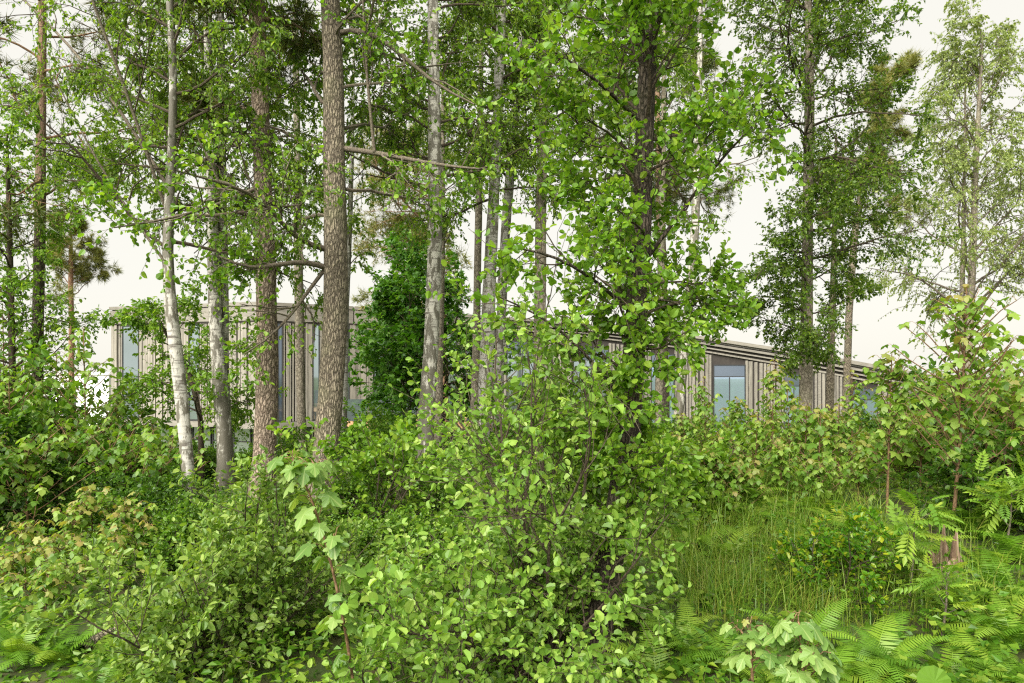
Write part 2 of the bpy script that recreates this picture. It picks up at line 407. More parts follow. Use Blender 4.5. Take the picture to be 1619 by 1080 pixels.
HALF = [(.04, -.02), (.20, -.14), (.40, -.10), (.36, .08), (.62, .34), (.52, .46), (.27, .46), (.31, .68), (.16, .84), (0, 1.0)]
SH['syc'] = lobed([(.04, -.02), (.36, -.12), (.34, .08), (.60, .38), (.27, .46), (.29, .70), (0, 1.0)])
SH['syc_fine'] = lobed(HALF, True)
SH['maple'] = lobed([(.05, 0), (.42, -.05), (.55, .40), (.26, .45), (0, 1.0)], False, .3)
def rowan_shape():
    V = []; Fc = []
    def leaflet(p, d, w, ln):
        s = np.array([-d[1], d[0], 0]); k = len(V)
        V.extend([p, p + d * ln * .45 + s * w + [0, 0, -.01], p + d * ln + [0, 0, -.05], p + d * ln * .45 - s * w + [0, 0, -.01]])
        Fc.extend([[k, k + 1, k + 2], [k, k + 2, k + 3]])
    for i in range(6):
        y = .16 + i * .125; ln = .36 * (1 - .35 * abs(i - 2.5) / 2.5)
        z = -.25 * y * y
        for sgn in (-1, 1):
            leaflet(np.array([0, y, z]), np.array([sgn * .88, .47, -.12]), .065, ln)
    leaflet(np.array([0, .80, -.16]), np.array([0, 1, -.3]), .07, .30)
    k = len(V); V.extend([np.array([-.008, 0, .003]), np.array([.008, 0, .003]), np.array([0, .85, -.17])]); Fc.append([k, k + 1, k + 2])
    return shape(V, [Fc])
SH['rowan'] = rowan_shape()
def tuft_shape(n=9, seed=1):
    rs = np.random.RandomState(seed); V = []; Fc = []
    for i in range(n):
        d = norm(np.array([rs.normal() * .55, .75, rs.normal() * .55])); s = norm(np.cross(d, rs.normal(size=3))) * .035
        k = len(V); V.extend([-s, s, d * (.8 + .3 * rs.rand())]); Fc.append([k, k + 1, k + 2])
    return shape(V, [Fc])
SH['tuft'] = tuft_shape(8)
def frond_shape(bend, seed):
    rs = np.random.RandomState(seed); V = []; Fc = []
    K = 30; pts = [np.zeros(3)]; el = math.radians(78)
    for k in range(K):
        el -= math.radians(bend) / K * (0.4 + 1.2 * k / K)
        pts.append(pts[-1] + np.array([0, math.cos(el), math.sin(el)]) / K)
    pts = np.array(pts)
    for k in range(3, K):
        t = k / K; ln = .25 * min(1, (t / .28)) ** .7 * (1 - t) ** .75 + .008
        T = norm(pts[k + 1] - pts[k]); up = norm(np.cross(np.array([1.0, 0, 0]), T))
        for sg in (-1, 1):
            d = norm(np.array([sg * 1.0, 0, 0]) + T * .32 - up * .22 + rs.normal(size=3) * .05)
            for j, (u0, u1, w0, w1) in enumerate(((0, .35, .011, .0135), (.35, .7, .0135, .010), (.7, 1.0, .010, .0015))):
                a = pts[k] + d * ln * u0; b = pts[k] + d * ln * u1 - up * .05 * ln * u1
                if j: a = a - up * .05 * ln * u0
                q = ln / .2 * .35 + .65
                i0 = len(V); V.extend([a + T * w0 * q, a - T * w0 * q, b - T * w1 * q + d * .008, b + T * w1 * q + d * .008])
                Fc.extend([[i0, i0 + 1, i0 + 2], [i0, i0 + 2, i0 + 3]])
    for k in range(K):
        i0 = len(V); w = .006 * (1 - k / K) + .001
        V.extend([pts[k] + [-w, 0, 0], pts[k] + [w, 0, 0], pts[k + 1] + [w, 0, 0], pts[k + 1] + [-w, 0, 0]])
        Fc.extend([[i0, i0 + 1, i0 + 2], [i0, i0 + 2, i0 + 3]])
    return shape(V, [Fc])

def frames(D, N):
    y = norm(D); x = norm(np.cross(y, N)); z = np.cross(x, y)
    return x, y, z

def add_leaves(buf, P, D, N, S, sh, rs):
    if len(P) == 0: return
    v, faces = SH[sh]
    x, y, z = frames(D, N)
    zf = rs.uniform(.2, 3.0, len(P))[:, None, None]; xf = rs.uniform(.72, 1.12, len(P))[:, None, None]
    V = P[:, None, :] + S[:, None, None] * (x[:, None, :] * v[None, :, 0:1] * xf + y[:, None, :] * v[None, :, 1:2] + z[:, None, :] * v[None, :, 2:3] * zf)
    off = (np.arange(len(P)) * len(v))[:, None, None]
    f = faces[0][None, :, :] + off
    buf.add(V.reshape(-1, 3), [f.reshape(-1, faces[0].shape[1])], np.repeat(rs.rand(len(P)), len(faces[0])))

_leafmesh = {}
def leaf_mesh(sh, mat):
    key = (sh, mat)
    if key not in _leafmesh:
        v, f = SH[sh]; _leafmesh[key] = make_mesh(mat + '_blade', v, f, M[mat], smooth=False)
    return _leafmesh[key]

def leaf_objects(root, base, P, D, N, S, sh, mat, name='leaf'):
    me = leaf_mesh(sh, mat)
    x, y, z = frames(D, N); P = P - np.asarray(base)
    for i in range(len(P)):
        s = float(S[i]); q = .75 + .35 * ((i * .618) % 1); a, b, c, p = x[i] * s * q, y[i] * s, z[i] * s * (.4 + 1.9 * ((i * .377) % 1)), P[i]
        o = bpy.data.objects.new(name, me); COL.objects.link(o); o.parent = root
        o.matrix_basis = Matrix(((a[0], b[0], c[0], p[0]), (a[1], b[1], c[1], p[1]), (a[2], b[2], c[2], p[2]), (0, 0, 0, 1)))

def twig_leaves(pts, m, rs, size, sd=0.32, ang=55, hang=0.0, upn=0.8, jit=0.6, t0=0.1):
    L = np.ones(len(pts)); R = np.ones(len(pts))
    P, D, _, _ = spawn(pts, L, R, m, t0, 1.0, ang, 18, 1, rs)
    D = norm(D + np.array([0, 0, -hang]))
    N = norm(np.array([0, 0, upn]) + rs.normal(size=P.shape) * jit)
    S = size * np.clip(1 + sd * rs.normal(size=len(P)), .45, 1.7)
    P = P + D * (S * .15)[:, None]
    return P, D, N, S

def split_near(P, n, lim=None):
    """the n leaves that show largest: nearest the camera among those inside its view"""
    u = P[:, 0] / P[:, 1] * F + CX; v = HY - (P[:, 2] - ZC) / P[:, 1] * F
    d = np.where((u > 0) & (u < 1619) & (v > 0) & (v < 1080), P[:, 1], 1e6)
    k = np.argsort(d)[:n]
    m = np.zeros(len(P), bool); m[k] = True
    return m

def smooth_line(pts, n):
    pts = np.asarray(pts, float); t = np.linspace(0, 1, len(pts)); u = np.linspace(0, 1, n)
    q = np.stack([np.interp(u, t, pts[:, k]) for k in range(pts.shape[1])], 1)
    for _ in range(2):
        q[1:-1] = .25 * q[:-2] + .5 * q[1:-1] + .25 * q[2:]
    return q

def trunk_mesh(line, rad, mat, base, rs, S=18, lump=0.05):
    n = len(line)
    buf = Buf()
    T = np.gradient(line, axis=0); T = norm(T)
    A = norm(np.cross(T, np.array([0.0, 1, 0.05]))); B = np.cross(T, A)
    th = np.arange(S) * 2 * math.pi / S
    s = np.concatenate([[0], np.cumsum(np.linalg.norm(np.diff(line, axis=0), axis=1))])
    ph = rs.rand(8) * 6.28
    mod = 1 + lump * (np.sin(2 * th[None] + s[:, None] * 1.1 + ph[0]) + .7 * np.sin(3 * th[None] - s[:, None] * 1.9 + ph[1]) + .5 * np.sin(5 * th[None] + s[:, None] * 4.3 + ph[2])) + .02 * rs.normal(size=(n, S))
    flare = 1 + .45 * np.exp(-np.maximum(s - .25, 0) / .22)[:, None] * (1 + .3 * np.sin(4 * th[None] + ph[3]))
    r = rad[:, None] * mod * flare
    V = line[:, None, :] + r[:, :, None] * (A[:, None, :] * np.cos(th)[None, :, None] + B[:, None, :] * np.sin(th)[None, :, None])
    idx = np.arange(n * S).reshape(n, S)
    q = np.stack([idx[:-1], np.roll(idx, -1, 1)[:-1], np.roll(idx, -1, 1)[1:], idx[1:]], -1).reshape(-1, 4)
    buf.add(V.reshape(-1, 3), [q])
    return buf.mesh('trunk', M[mat], base, True)

def trunk_line(spec, Y, top, n=46):
    """spec: (x, y, width) in photo pixels from foot to head at distance Y; goes on straight to height top"""
    p = []; w = []
    x0 = (spec[0][0] - CX) / F * Y
    g = float(ground(x0, Y))
    p.append([x0, Y, g - .2]); w.append(spec[0][2] / F * Y / 2)
    for (a, b, c) in spec:
        q = at(a, b, Y)
        if q[2] > p[-1][2] + .25: p.append(list(q)); w.append(c / F * Y / 2)
    d = np.array(p[-1]) - np.array(p[-2]); d = d / d[2]
    if top > p[-1][2] + .5:
        q = np.array(p[-1]) + d * (top - p[-1][2]) * np.array([.7, .7, 1]); p.append(list(q)); w.append(w[-1] * .35)
    a = np.array(p); h = np.linspace(a[0, 2], a[-1, 2], n)
    q = np.stack([np.interp(h, a[:, 2], a[:, k]) for k in range(3)] + [np.interp(h, a[:, 2], w)], 1)
    for _ in range(3):
        q[1:-1] = .25 * q[:-2] + .5 * q[1:-1] + .25 * q[2:]
    base = np.array([p[0][0], Y, g])
    return q[:, :3], q[:, 3], base

def make_tree(name, label, cat, spec, Y, top, bark, leaf, sh, size, seed, z0, z1, n1, L1, elev, k2=7, k3=6, nl=12,
              trop=(0.02, -0.02, -0.08), r2=.42, r3=.34, hang=0.4, az=None, prof=None, limbs=(), stems=(), near=0, group=None,
              twig='bark_twig', upn=.8, jit=.6, wob=.16, lump=.05, near_sh=None, ang=55, t2=.25, limb_bark=None):
    rs = np.random.RandomState(seed)
    line, rad, base = trunk_line(spec, Y, top)
    root = thing(name, label, cat, base, group)
    obj('trunk', trunk_mesh(line, rad, bark, base, rs, lump=lump), root)
    for sp, dy in stems:
        l2, r2_, b2 = trunk_line(sp, Y + dy, top * .92)
        obj('trunk', trunk_mesh(l2, r2_, bark, base, rs, lump=lump), root)
    # first-order branches
    h = np.sort(z0 + (z1 - z0) * ((np.arange(n1) + rs.rand(n1)) / n1))
    P0 = np.stack([np.interp(h, line[:, 2], line[:, k]) for k in range(3)], 1)
    R0 = np.interp(h, line[:, 2], rad)
    if az is None: A = np.arange(n1) * 2.399 + rs.rand(n1) * .8
    else: A = np.radians(az[0] + (az[1] - az[0]) * ((np.arange(n1) * .618 + .3 * rs.rand(n1)) % 1))
    u = (h - z0) / (z1 - z0)
    pf = prof(u) if prof else (1 - .45 * u)
    e = np.radians(elev + 12 * rs.normal(size=n1) + 20 * u)
    D = np.stack([np.sin(A) * np.cos(e), np.cos(A) * np.cos(e), np.sin(e)], 1)     # azimuth 0 = away from camera, 90 = right
    L = L1 * pf * (.75 + .5 * rs.rand(n1)); R = np.minimum(R0 * .42, .005 + .011 * L)
    b1 = grow(P0, D, L, 8, wob, trop[0], rs)
    wood = Buf()
    tubes(wood, b1, taper(R, 8, .2), 6)
    if limbs:
        lb = []; lr = []
        for pts in limbs:                                # (x, y, dY, width) in photo pixels
            a = np.array([[*at(q[0], q[1], Y + q[2]), q[3] * .78 / F * Y / 2] for q in pts])
            s = smooth_line(a, 9)
            lw = Buf(); tubes(lw, s[None, :, :3], s[None, :, 3], 7)
            obj('limb', lw.mesh('limb', M[limb_bark or bark], base, True), root)
            lb.append(s[:, :3]); lr.append(s[0, 3])
        lb = np.array(lb)
        LL = np.linalg.norm(np.diff(lb, axis=1), axis=2).sum(1)
        b1 = np.concatenate([b1, lb]); L = np.concatenate([L, LL]); R = np.concatenate([R, np.array(lr)])
    P, D, L2, R2 = spawn(b1, L, R, k2, t2, .98, 48, 14, r2, rs)
    b2 = grow(P, D, L2, 6, wob * 1.1, trop[1], rs); tubes(wood, b2, taper(np.maximum(R2, .003), 6, .3), 4)
    P, D, L3, R3 = spawn(b2, L2, R2, k3, .1, 1.0, 45, 15, r3 / r2, rs)
    b3 = grow(P, D, np.maximum(L3, .12), 3, wob * 1.2, trop[2] * 1.3, rs); tubes(wood, b3, np.maximum(taper(R3, 3, .4), .0018), 3)
    obj('branchwork', wood.mesh('branchwork', M[twig], base), root, kind='stuff')
    P, D, N, S = twig_leaves(b3, nl, rs, size, hang=hang, upn=upn, jit=jit, ang=ang)
    keep = np.ones(len(P), bool)
    if near:
        nr = split_near(P, near); keep = ~nr
        leaf_objects(root, base, P[nr], D[nr], N[nr], S[nr], near_sh or sh, leaf)
    lv = Buf(); add_leaves(lv, P[keep], D[keep], N[keep], S[keep], sh, rs)
    obj('crown', lv.mesh('crown', M[leaf], base), root, kind='stuff')
    return root

# ------------------------------------------------------------------ ground
def build_ground():
    xs = np.unique(np.concatenate([np.arange(-24, 24.1, .3), np.linspace(-60, 60, 41), np.array([-4000, -1500, -600, -250, -120, 120, 250, 600, 1500, 4000])]))
    ys = np.unique(np.concatenate([np.arange(0, 22, .3), np.arange(22, 64, 2.0), np.array([-40, -20, -8, 80, 100, 150, 250, 400, 800, 1600, 3000, 5000])]))
    X, Y = np.meshgrid(xs, ys)
    Z = ground(X, Y)
    V = np.stack([X, Y, Z], -1).reshape(-1, 3)
    i = np.arange(len(V)).reshape(len(ys), len(xs))
    q = np.stack([i[:-1, :-1], i[:-1, 1:], i[1:, 1:], i[1:, :-1]], -1).reshape(-1, 4)
    obj('ground', make_mesh('ground', V, [q], M['ground'], True), kind='structure')
build_ground()

# ------------------------------------------------------------------ the timber building
cube_v = np.array([(x, y, z) for x in (-.5, .5) for y in (-.5, .5) for z in (-.5, .5)], float)
cube_f = np.array([[0, 1, 3, 2], [4, 6, 7, 5], [0, 4, 5, 1], [2, 3, 7, 6], [0, 2, 6, 4], [1, 5, 7, 3]])
_cubes = {}
def cube(mat):
    if mat not in _cubes: _cubes[mat] = make_mesh(mat + '_board', cube_v, [cube_f], M[mat])
    return _cubes[mat]

def box(name, mat, parent, c, size, rz=0.0, rel=None):
    o = bpy.data.objects.new(name, cube(mat)); COL.objects.link(o)
    if parent is not None: o.parent = parent
    p = np.asarray(c, float) - (np.asarray(rel, float) if rel is not None else 0)
    o.location = p; o.scale = size; o.rotation_euler = (0, 0, rz)
    return o

PLAN = [(178, 34.0), (410, 31.0), (778, 38.0), (1084, 42.0), (1482, 44.0)]
ROOF_PX = [178, 410, 559, 778, 915, 1084, 1262, 1482]
ROOF_Y = [489, 481, 488, 503, 515, 532.5, 560, 600]
def facade(px):
    nodes = [np.array([(p - CX) / F * d, d]) for p, d in PLAN]
    k = 0
    while k < len(PLAN) - 2 and px > PLAN[k + 1][0]: k += 1
    A, B = nodes[k], nodes[k + 1]
    r = np.array([(px - CX) / F, 1.0])
    # A + s (B-A) = t r
    m = np.array([[B[0] - A[0], -r[0]], [B[1] - A[1], -r[1]]])
    s, t = np.linalg.solve(m, -A)
    d = norm(B - A)
    return A + s * (B - A), d, np.array([d[1], -d[0]])
def roof_z(px):
    z = [ZC + (HY - y) / F * facade(p)[0][1] for p, y in zip(ROOF_PX, ROOF_Y)]
    return float(np.interp(px, ROOF_PX, z))
GF = -2.95
def low_z(px): return -0.35 if px < 778 else GF

def skew(name, mat, parent, rel, a, b, za, zb, out0, out1):
    """board following the facade from photo column a to b; za/zb = (bottom, top) at its ends; out0..out1 = distances in front of the wall"""
    pa, da, na = facade(a); pb, db, nb = facade(b)
    n = norm(na + nb)
    V = []
    for p, z in ((pa, za), (pb, zb)):
        for o_ in (out0, out1):
            for zz in z: V.append([*(p + n * o_), zz])
    V = np.array(V) - np.asarray(rel)
    return obj(name, make_mesh(name, V, [cube_f], M[mat]), parent)

def build_building():
    b0 = np.array([*facade(600)[0], GF])
    B = thing('timber_building', 'long low timber building with slatted facade and sloping roof behind the trees', 'building', b0)
    segs = [178, 410, 559, 778, 915, 1084, 1262, 1482]
    for a, b in zip(segs[:-1], segs[1:]):
        ra, rb = roof_z(a), roof_z(b)
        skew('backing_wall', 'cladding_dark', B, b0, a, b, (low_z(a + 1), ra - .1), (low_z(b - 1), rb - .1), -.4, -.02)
        if b <= 778:
            skew('fascia_board', 'panel_grey', B, b0, a, b, (ra - .74, ra - .10), (rb - .74, rb - .10), .03, .16)
            skew('fascia_board', 'panel_grey', B, b0, a, b, (ra - .06, ra + .10), (rb - .06, rb + .10), .03, .20)
            skew('fascia_board', 'cladding_dark', B, b0, a, b, (ra - .80, ra - .75), (rb - .80, rb - .75), .02, .12)
            skew('soffit', 'panel_grey', B, b0, a, b, (-.62, -.36), (-.62, -.36), -3.2, .14)
        else:
            f = lambda p: (p - 778) / 704.0
            for k, (t0, t1, m) in enumerate([(-.02, .22, 'panel_grey'), (-.40, -.24, 'panel_grey'), (-.68, -.58, 'panel_grey'), (-.98, -.86, 'panel')]):
                sa, sb = .55 + .5 * f(a), .55 + .5 * f(b)
                skew('fascia_board', m, B, b0, a, b, (ra + t0 * sa, ra + t1 * sa), (rb + t0 * sb, rb + t1 * sb), .03, .10 + .03 * (3 - k))
    # roof slab
    pts = [facade(p)[0] for p in segs]; nn = np.array([0.1, 1.0])
    V = []
    for p, s in zip(pts, segs):
        z = roof_z(s)
        for q, dz in ((p - nn * .02, 0), (p + nn * 14, .1)):
            V.append([q[0], q[1], z - .12 + dz]); V.append([q[0], q[1], z + .06 + dz])
    V = np.array(V) - b0; n = len(segs); Q = []
    for k in range(n - 1):
        i = 4 * k; j = i + 4
        Q += [[i, j, j + 1, i + 1], [i + 1, j + 1, j + 3, i + 3], [i + 3, j + 3, j + 2, i + 2], [i + 2, j + 2, j, i]]
    Q += [[0, 1, 3, 2], [4 * n - 4, 4 * n - 2, 4 * n - 1, 4 * n - 3]]
    obj('roof', make_mesh('roof', V, [Q], M['roofing']), B)
    for s, nm in ((178, 'end_wall'), (1482, 'end_wall')):
        p = facade(s)[0]; z = roof_z(s) - .12; q = p + nn * 13.8
        ex = np.array([.25, 0]) * (1 if s < 500 else -1)
        V = np.array([[*(c + e_), zz] for c in (p + nn * .05, q) for e_ in (ex * 0, ex) for zz in (low_z(s), z)]) - b0
        obj(nm, make_mesh(nm, V, [cube_f], M['panel']), B)

    def board(name, mat, a, b, z0, z1, o0, o1, parent=B):
        pa, d, nrm = facade(a + .01); pb = facade(b - .01)[0]
        c = (pa + pb) / 2 + nrm * (o0 + o1) / 2
        return box(name, mat, parent, (c[0], c[1], (z0 + z1) / 2), (np.linalg.norm(pb - pa), o1 - o0, z1 - z0), math.atan2(d[1], d[0]), b0)

    def window(a, b, z0, z1, transom=None, cols=1, dark=False):
        pa, d, nrm = facade(a); pb = facade(b)[0]
        w = np.linalg.norm(pb - pa); c = (pa + pb) / 2 + nrm * .05
        rz = math.atan2(d[1], d[0])
        bars = [(-w / 2 + .03, 0, .06, z1 - z0), (w / 2 - .03, 0, .06, z1 - z0)]
        bars = [(x, (z0 + z1) / 2, ww, hh) for x, _, ww, hh in bars] + [(0, z1 - .03, w - .121, .06), (0, z0 + .03, w - .121, .06)]
        zs = [z0 + .06] + ([transom] if transom else []) + [z1 - .06]
        if transom: bars.append((0, transom, w - .121, .05))
        for k in range(1, cols): bars.append((-w / 2 + w * k / cols, (z0 + (transom or z1)) / 2, .05, (transom or z1) - z0 - .08))
        buf = Buf()
        for x, zc, ww, hh in bars:
            v = cube_v * np.array([ww, .09, hh]) + np.array([x, 0, zc])
            buf.add(v, [cube_f])
        fo = obj('window', buf.mesh('window', M['frame'], (0, 0, 0)), B)
        fo.location = (c[0] - b0[0], c[1] - b0[1], -b0[2]); fo.rotation_euler = (0, 0, rz)
        for i in range(len(zs) - 1):
            last = transom and i == len(zs) - 2
            nc = 1 if last else cols
            for k in range(nc):
                wk = (w - .12) / nc
                box('pane', 'glass_dark' if (last or dark) else 'glass_sky_tint' if a > 1000 else 'glass', fo, (-w / 2 + .06 + wk * (k + .5), 0.0, (zs[i] + zs[i + 1]) / 2), (wk - .01, .03, zs[i + 1] - zs[i] - .02))
    wins = [(195, 222, 0), (300, 318, 0), (437, 447, 1), (493, 505, 0), (544, 552, 0), (590, 612, 0), (640, 658, 0), (699, 722, 0), (732, 745, 0),
            (800, 850, 0), (905, 962, 0), (1028, 1066, 0), (1127, 1178, 0), (1238, 1270, 0), (1345, 1387, 0), (1446, 1474, 0)]
    for a, b, dk in wins:
        zt = min(roof_z(a), roof_z(b)) - (.82 if b < 778 else 1.05 + .2 * (a - 778) / 704)
        z0 = (-.34 if b < 778 else GF + .5)
        window(a, b, z0, zt, zt - .75 if b > 778 else None, 2 if b - a > 30 else 1, dk)
    rs = np.random.RandomState(3)
    edges = [178.3] + [v for w in wins for v in w[:2]] + [1481.0]
    for k in range(0, len(edges), 2):
        x, e = edges[k] + .2, edges[k + 1] - .2
        while x < e - 1.2:
            left = x < 778
            w = rs.choice([2.6, 4.0, 6.0, 9.0], p=[.4, .3, .2, .1]) if left else rs.choice([3.2, 4.4, 6.0], p=[.5, .35, .15])
            x1 = min(x + w, e)
            if x < 778 < x1 or x < 410 < x1 or x < 1084 < x1:
                x1 = [v for v in (410, 778, 1084) if x < v < x1][0]
            zt = min(roof_z(x), roof_z(x1)) - (.70 if left else .8 + .15 * (x - 778) / 704)
            if x1 - x > 1.0:
                board('cladding_slat', 'panel' if left or rs.rand() < .75 else 'panel_grey', x, x1, low_z(x + .1) + .01, zt, .0, .06 + .05 * rs.rand())
            x = x1 + (rs.choice([.7, 1.0, 2.2], p=[.6, .25, .15]) if left else rs.choice([1.6, 2.4, 3.4]))
    # glazed ground floor under the overhang
    for a, b in [(183, 214), (216, 246), (248, 280), (282, 312), (314, 345), (347, 376), (378, 408), (412, 440), (442, 470), (472, 502), (504, 534), (536, 566)]:
        pa, d, nrm = facade(a); pb = facade(b)[0]
        c = (pa + pb) / 2 - nrm * .9; w = np.linalg.norm(pb - pa); rz = math.atan2(d[1], d[0])
        buf = Buf()
        for x, zc, ww, hh in [(-w / 2 + .03, (GF - .62) / 2, .06, -.62 - GF), (w / 2 - .03, (GF - .62) / 2, .06, -.62 - GF), (0, -.66, w - .121, .07), (0, -1.35, w - .121, .05)]:
            buf.add(cube_v * np.array([ww, .08, hh]) + np.array([x, 0, zc]), [cube_f])
        fo = obj('window', buf.mesh('window', M['frame'], (0, 0, 0)), B)
        fo.location = (c[0] - b0[0], c[1] - b0[1], -b0[2]); fo.rotation_euler = (0, 0, rz)
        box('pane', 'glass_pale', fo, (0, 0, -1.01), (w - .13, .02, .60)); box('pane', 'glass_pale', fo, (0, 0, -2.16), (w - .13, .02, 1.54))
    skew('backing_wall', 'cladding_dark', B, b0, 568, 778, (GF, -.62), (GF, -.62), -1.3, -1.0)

build_building()

def build_deck():
    Y = 28.0; z = -0.10
    xa, xb = at(540, 600, Y)[0], at(778, 600, Y)[0]
    base = np.array([(xa + xb) / 2, Y + 1.5, -2.6])
    D = thing('timber_deck', 'orange brown timber terrace on posts with glass balustrade before the building', 'deck', base)
    for k in range(20): box('plank', 'deck', D, ((xa + xb) / 2, Y + .1 + k * .146, z), (xb - xa, .14, .04), 0, base)
    box('edge_beam', 'deck', D, ((xa + xb) / 2, Y - .01, z - .17), (xb - xa, .06, .28), 0, base)
    for k in range(7):
        x = xa + .1 + (xb - xa - .2) * k / 6
        box('post', 'deck', D, (x, Y + .1, -1.32), (.12, .12, 2.3), 0, base)
        if k < 6:
            w = (xb - xa - .2) / 6
            box('balustrade_pane', 'glass', D, (x + w / 2, Y + .06, z + .52), (w - .08, .02, .9), 0, base)
build_deck()

def build_gap_block():  # white block with windows, added to stand for the bright gap at left
    Y = 50.0
    a, b = at(40, 590, Y), at(172, 590, Y)
    base = np.array([(a[0] + b[0]) / 2, Y + 3, -3.0])
    A = thing('added_white_block', 'plain white block added for the bright gap beyond the left end of the timber building', 'building', base)
    box('wall', 'gap_white', A, ((a[0] + b[0]) / 2, Y + 3, -.7), (b[0] - a[0], 6, 4.6), 0, base)
    box('roof', 'gap_white', A, ((a[0] + b[0]) / 2, Y + 3, 1.66), (b[0] - a[0] + .2, 6.2, .12), 0, base)
    for k in range(2):
        w = box('window', 'frame', A, (a[0] + 1.2 + k * 2, Y - .02, -.6), (1.0, .06, 1.4), 0, base)
build_gap_block()

# ------------------------------------------------------------------ trees
make_tree('pine_tree', 'tall pine with dark lower trunk and orange upper bark beside the maple saplings', 'tree',
          [(52, 800, 17), (58, 650, 17), (60, 540, 16), (63, 350, 15), (66, 150, 13), (67, 0, 11)], 12.5, 13.5,
          'bark_pine_dark', 'needle', 'tuft', .16, 11, 5.0, 13, 20, 2.2, 18, k2=6, k3=5, nl=7, trop=(.02, .03, .05), hang=-.2, twig='bark_orange_twig', wob=.22)
make_tree('pine_tree', 'small distant pine with thin bare orange trunk left of the timber building', 'tree',
          [(113, 640, 8), (113, 520, 8), (112, 440, 7), (112, 390, 5)], 34, 9.6,
          'bark_orange', 'needle_brown', 'tuft', .20, 12, 5.6, 9.5, 16, 2.0, 12, k2=6, k3=5, nl=12, trop=(.02, .02, .03), hang=-.2, twig='bark_orange_twig')
make_tree('birch_tree', 'slender white birch leaning left with dark patches above its foot', 'tree',
          [(305, 820, 18), (296, 720, 18), (286, 620, 19), (278, 560, 19), (268, 470, 18), (264, 400, 16), (270, 280, 14), (275, 120, 12), (268, 0, 11)], 8.6, 11.5,
          'birch_bark_high', 'birch', 'birch', .044, 13, 3.6, 8.2, 34, 2.1, 25, k2=8, k3=7, nl=20, trop=(.0, -.06, -.22), hang=.8, az=(-120, 120), limb_bark='bark_twig_grey',
          limbs=[[(262, 330, 0, 7), (215, 190, -.3, 6), (180, 90, -.5, 6), (140, -10, -.7, 5), (110, -120, -.9, 3)],
                 [(268, 300, 0, 8), (190, 170, .4, 7), (110, 70, .6, 6), (40, 0, .8, 5), (-30, -60, 1, 3)],
                 [(272, 430, 0, 6), (200, 330, -.2, 5), (150, 250, -.2, 4), (110, 170, -.3, 3), (85, 120, -.4, 2)]])
make_tree('birch_tree', 'twin stemmed birch with rough grey bark between the white birch and the pine', 'tree',
          [(357, 725, 25), (350, 620, 24), (343, 540, 20), (338, 450, 18), (334, 300, 16), (330, 120, 14), (328, 0, 12)], 10.8, 14,
          'birch_bark_rough', 'birch', 'birch', .048, 14, 4.4, 9.8, 34, 2.1, 22, k2=8, k3=7, nl=20, trop=(.0, -.06, -.25), hang=.8, az=(-120, 120),
          stems=[([(359, 725, 18), (355, 620, 16), (353, 470, 16), (350, 300, 15), (349, 100, 12)], .15)])
make_tree('pine_tree', 'straight pine with scaly pinkish brown bark next to the furrowed alder', 'tree',
          [(413, 805, 35), (420, 680, 33), (424, 560, 32), (420, 400, 30), (414, 250, 28), (409, 100, 26), (406, 0, 24)], 9.2, 14,
          'bark_pine', 'needle', 'tuft', .14, 15, 6.9, 10.5, 14, 2.2, 15, k2=6, k3=6, nl=8, hang=-.2, twig='bark_orange_twig', lump=.03,
          limbs=[[(408, 180, 0, 9), (385, 170, -.1, 8), (350, 160, -.2, 7), (312, 152, -.2, 4)],
                 [(404, 45, 0, 10), (380, 25, .1, 9), (360, 0, .2, 7), (330, -30, .2, 4)],
                 [(418, 32, 0, 9), (440, 25, .1, 8), (465, 38, .2, 6), (500, 60, .3, 3)]])
make_tree('alder_tree', 'stout alder with grey furrowed bark and long crooked low limbs', 'tree',
          [(510, 790, 41), (518, 690, 39), (525, 600, 39), (531, 480, 39), (531, 400, 37), (529, 280, 33), (528, 150, 31), (522, 0, 29)], 9.0, 13,
          'bark_grey', 'alder', 'round', .054, 16, 4.0, 8.6, 16, 2.2, 18, k2=8, k3=6, nl=9, trop=(.02, 0, -.05), hang=.35, az=(-105, 105), lump=.035, twig='bark_twig_grey', limb_bark='bark_twig_grey',
          limbs=[[(520, 425, 0, 13), (485, 412, -.2, 11), (440, 418, -.4, 9), (395, 428, -.6, 6), (345, 405, -.8, 4)],
                 [(518, 395, 0, 13), (472, 388, -.3, 10), (440, 345, -.7, 8), (402, 300, -1.0, 7), (350, 290, -1.4, 5), (280, 270, -1.8, 3)],
                 [(518, 420, 0, 9), (480, 470, -.1, 7), (460, 500, -.2, 6), (420, 540, -.3, 4), (385, 560, -.4, 2)],
                 [(400, 300, -1.0, 7), (330, 330, -1.5, 5), (250, 350, -1.9, 4), (180, 360, -2.2, 2)],
                 [(545, 235, 0, 12), (600, 242, -.2, 10), (660, 255, -.4, 8), (715, 264, -.5, 6), (770, 268, -.6, 3)],
                 [(592, 240, -.2, 7), (585, 170, -.3, 6), (577, 90, -.4, 5), (574, -10, -.5, 4), (570, -100, -.6, 2)],
                 [(538, 52, 0, 12), (565, 44, -.1, 11), (600, 55, -.3, 10), (640, 90, -.5, 8), (690, 140, -.6, 6), (750, 165, -.8, 3)]])
make_tree('birch_tree', 'birch with mottled grey white bark rising between the two alders', 'tree',
          [(666, 752, 28), (672, 690, 26), (679, 590, 24), (685, 470, 24), (689, 330, 22), (686, 180, 19), (685, 0, 17)], 10.8, 14,
          'birch_bark_rough', 'birch', 'birch', .047, 17, 4.9, 9.8, 28, 2.0, 22, k2=8, k3=7, nl=18, trop=(0, -.06, -.22), hang=.7, az=(-115, 115))
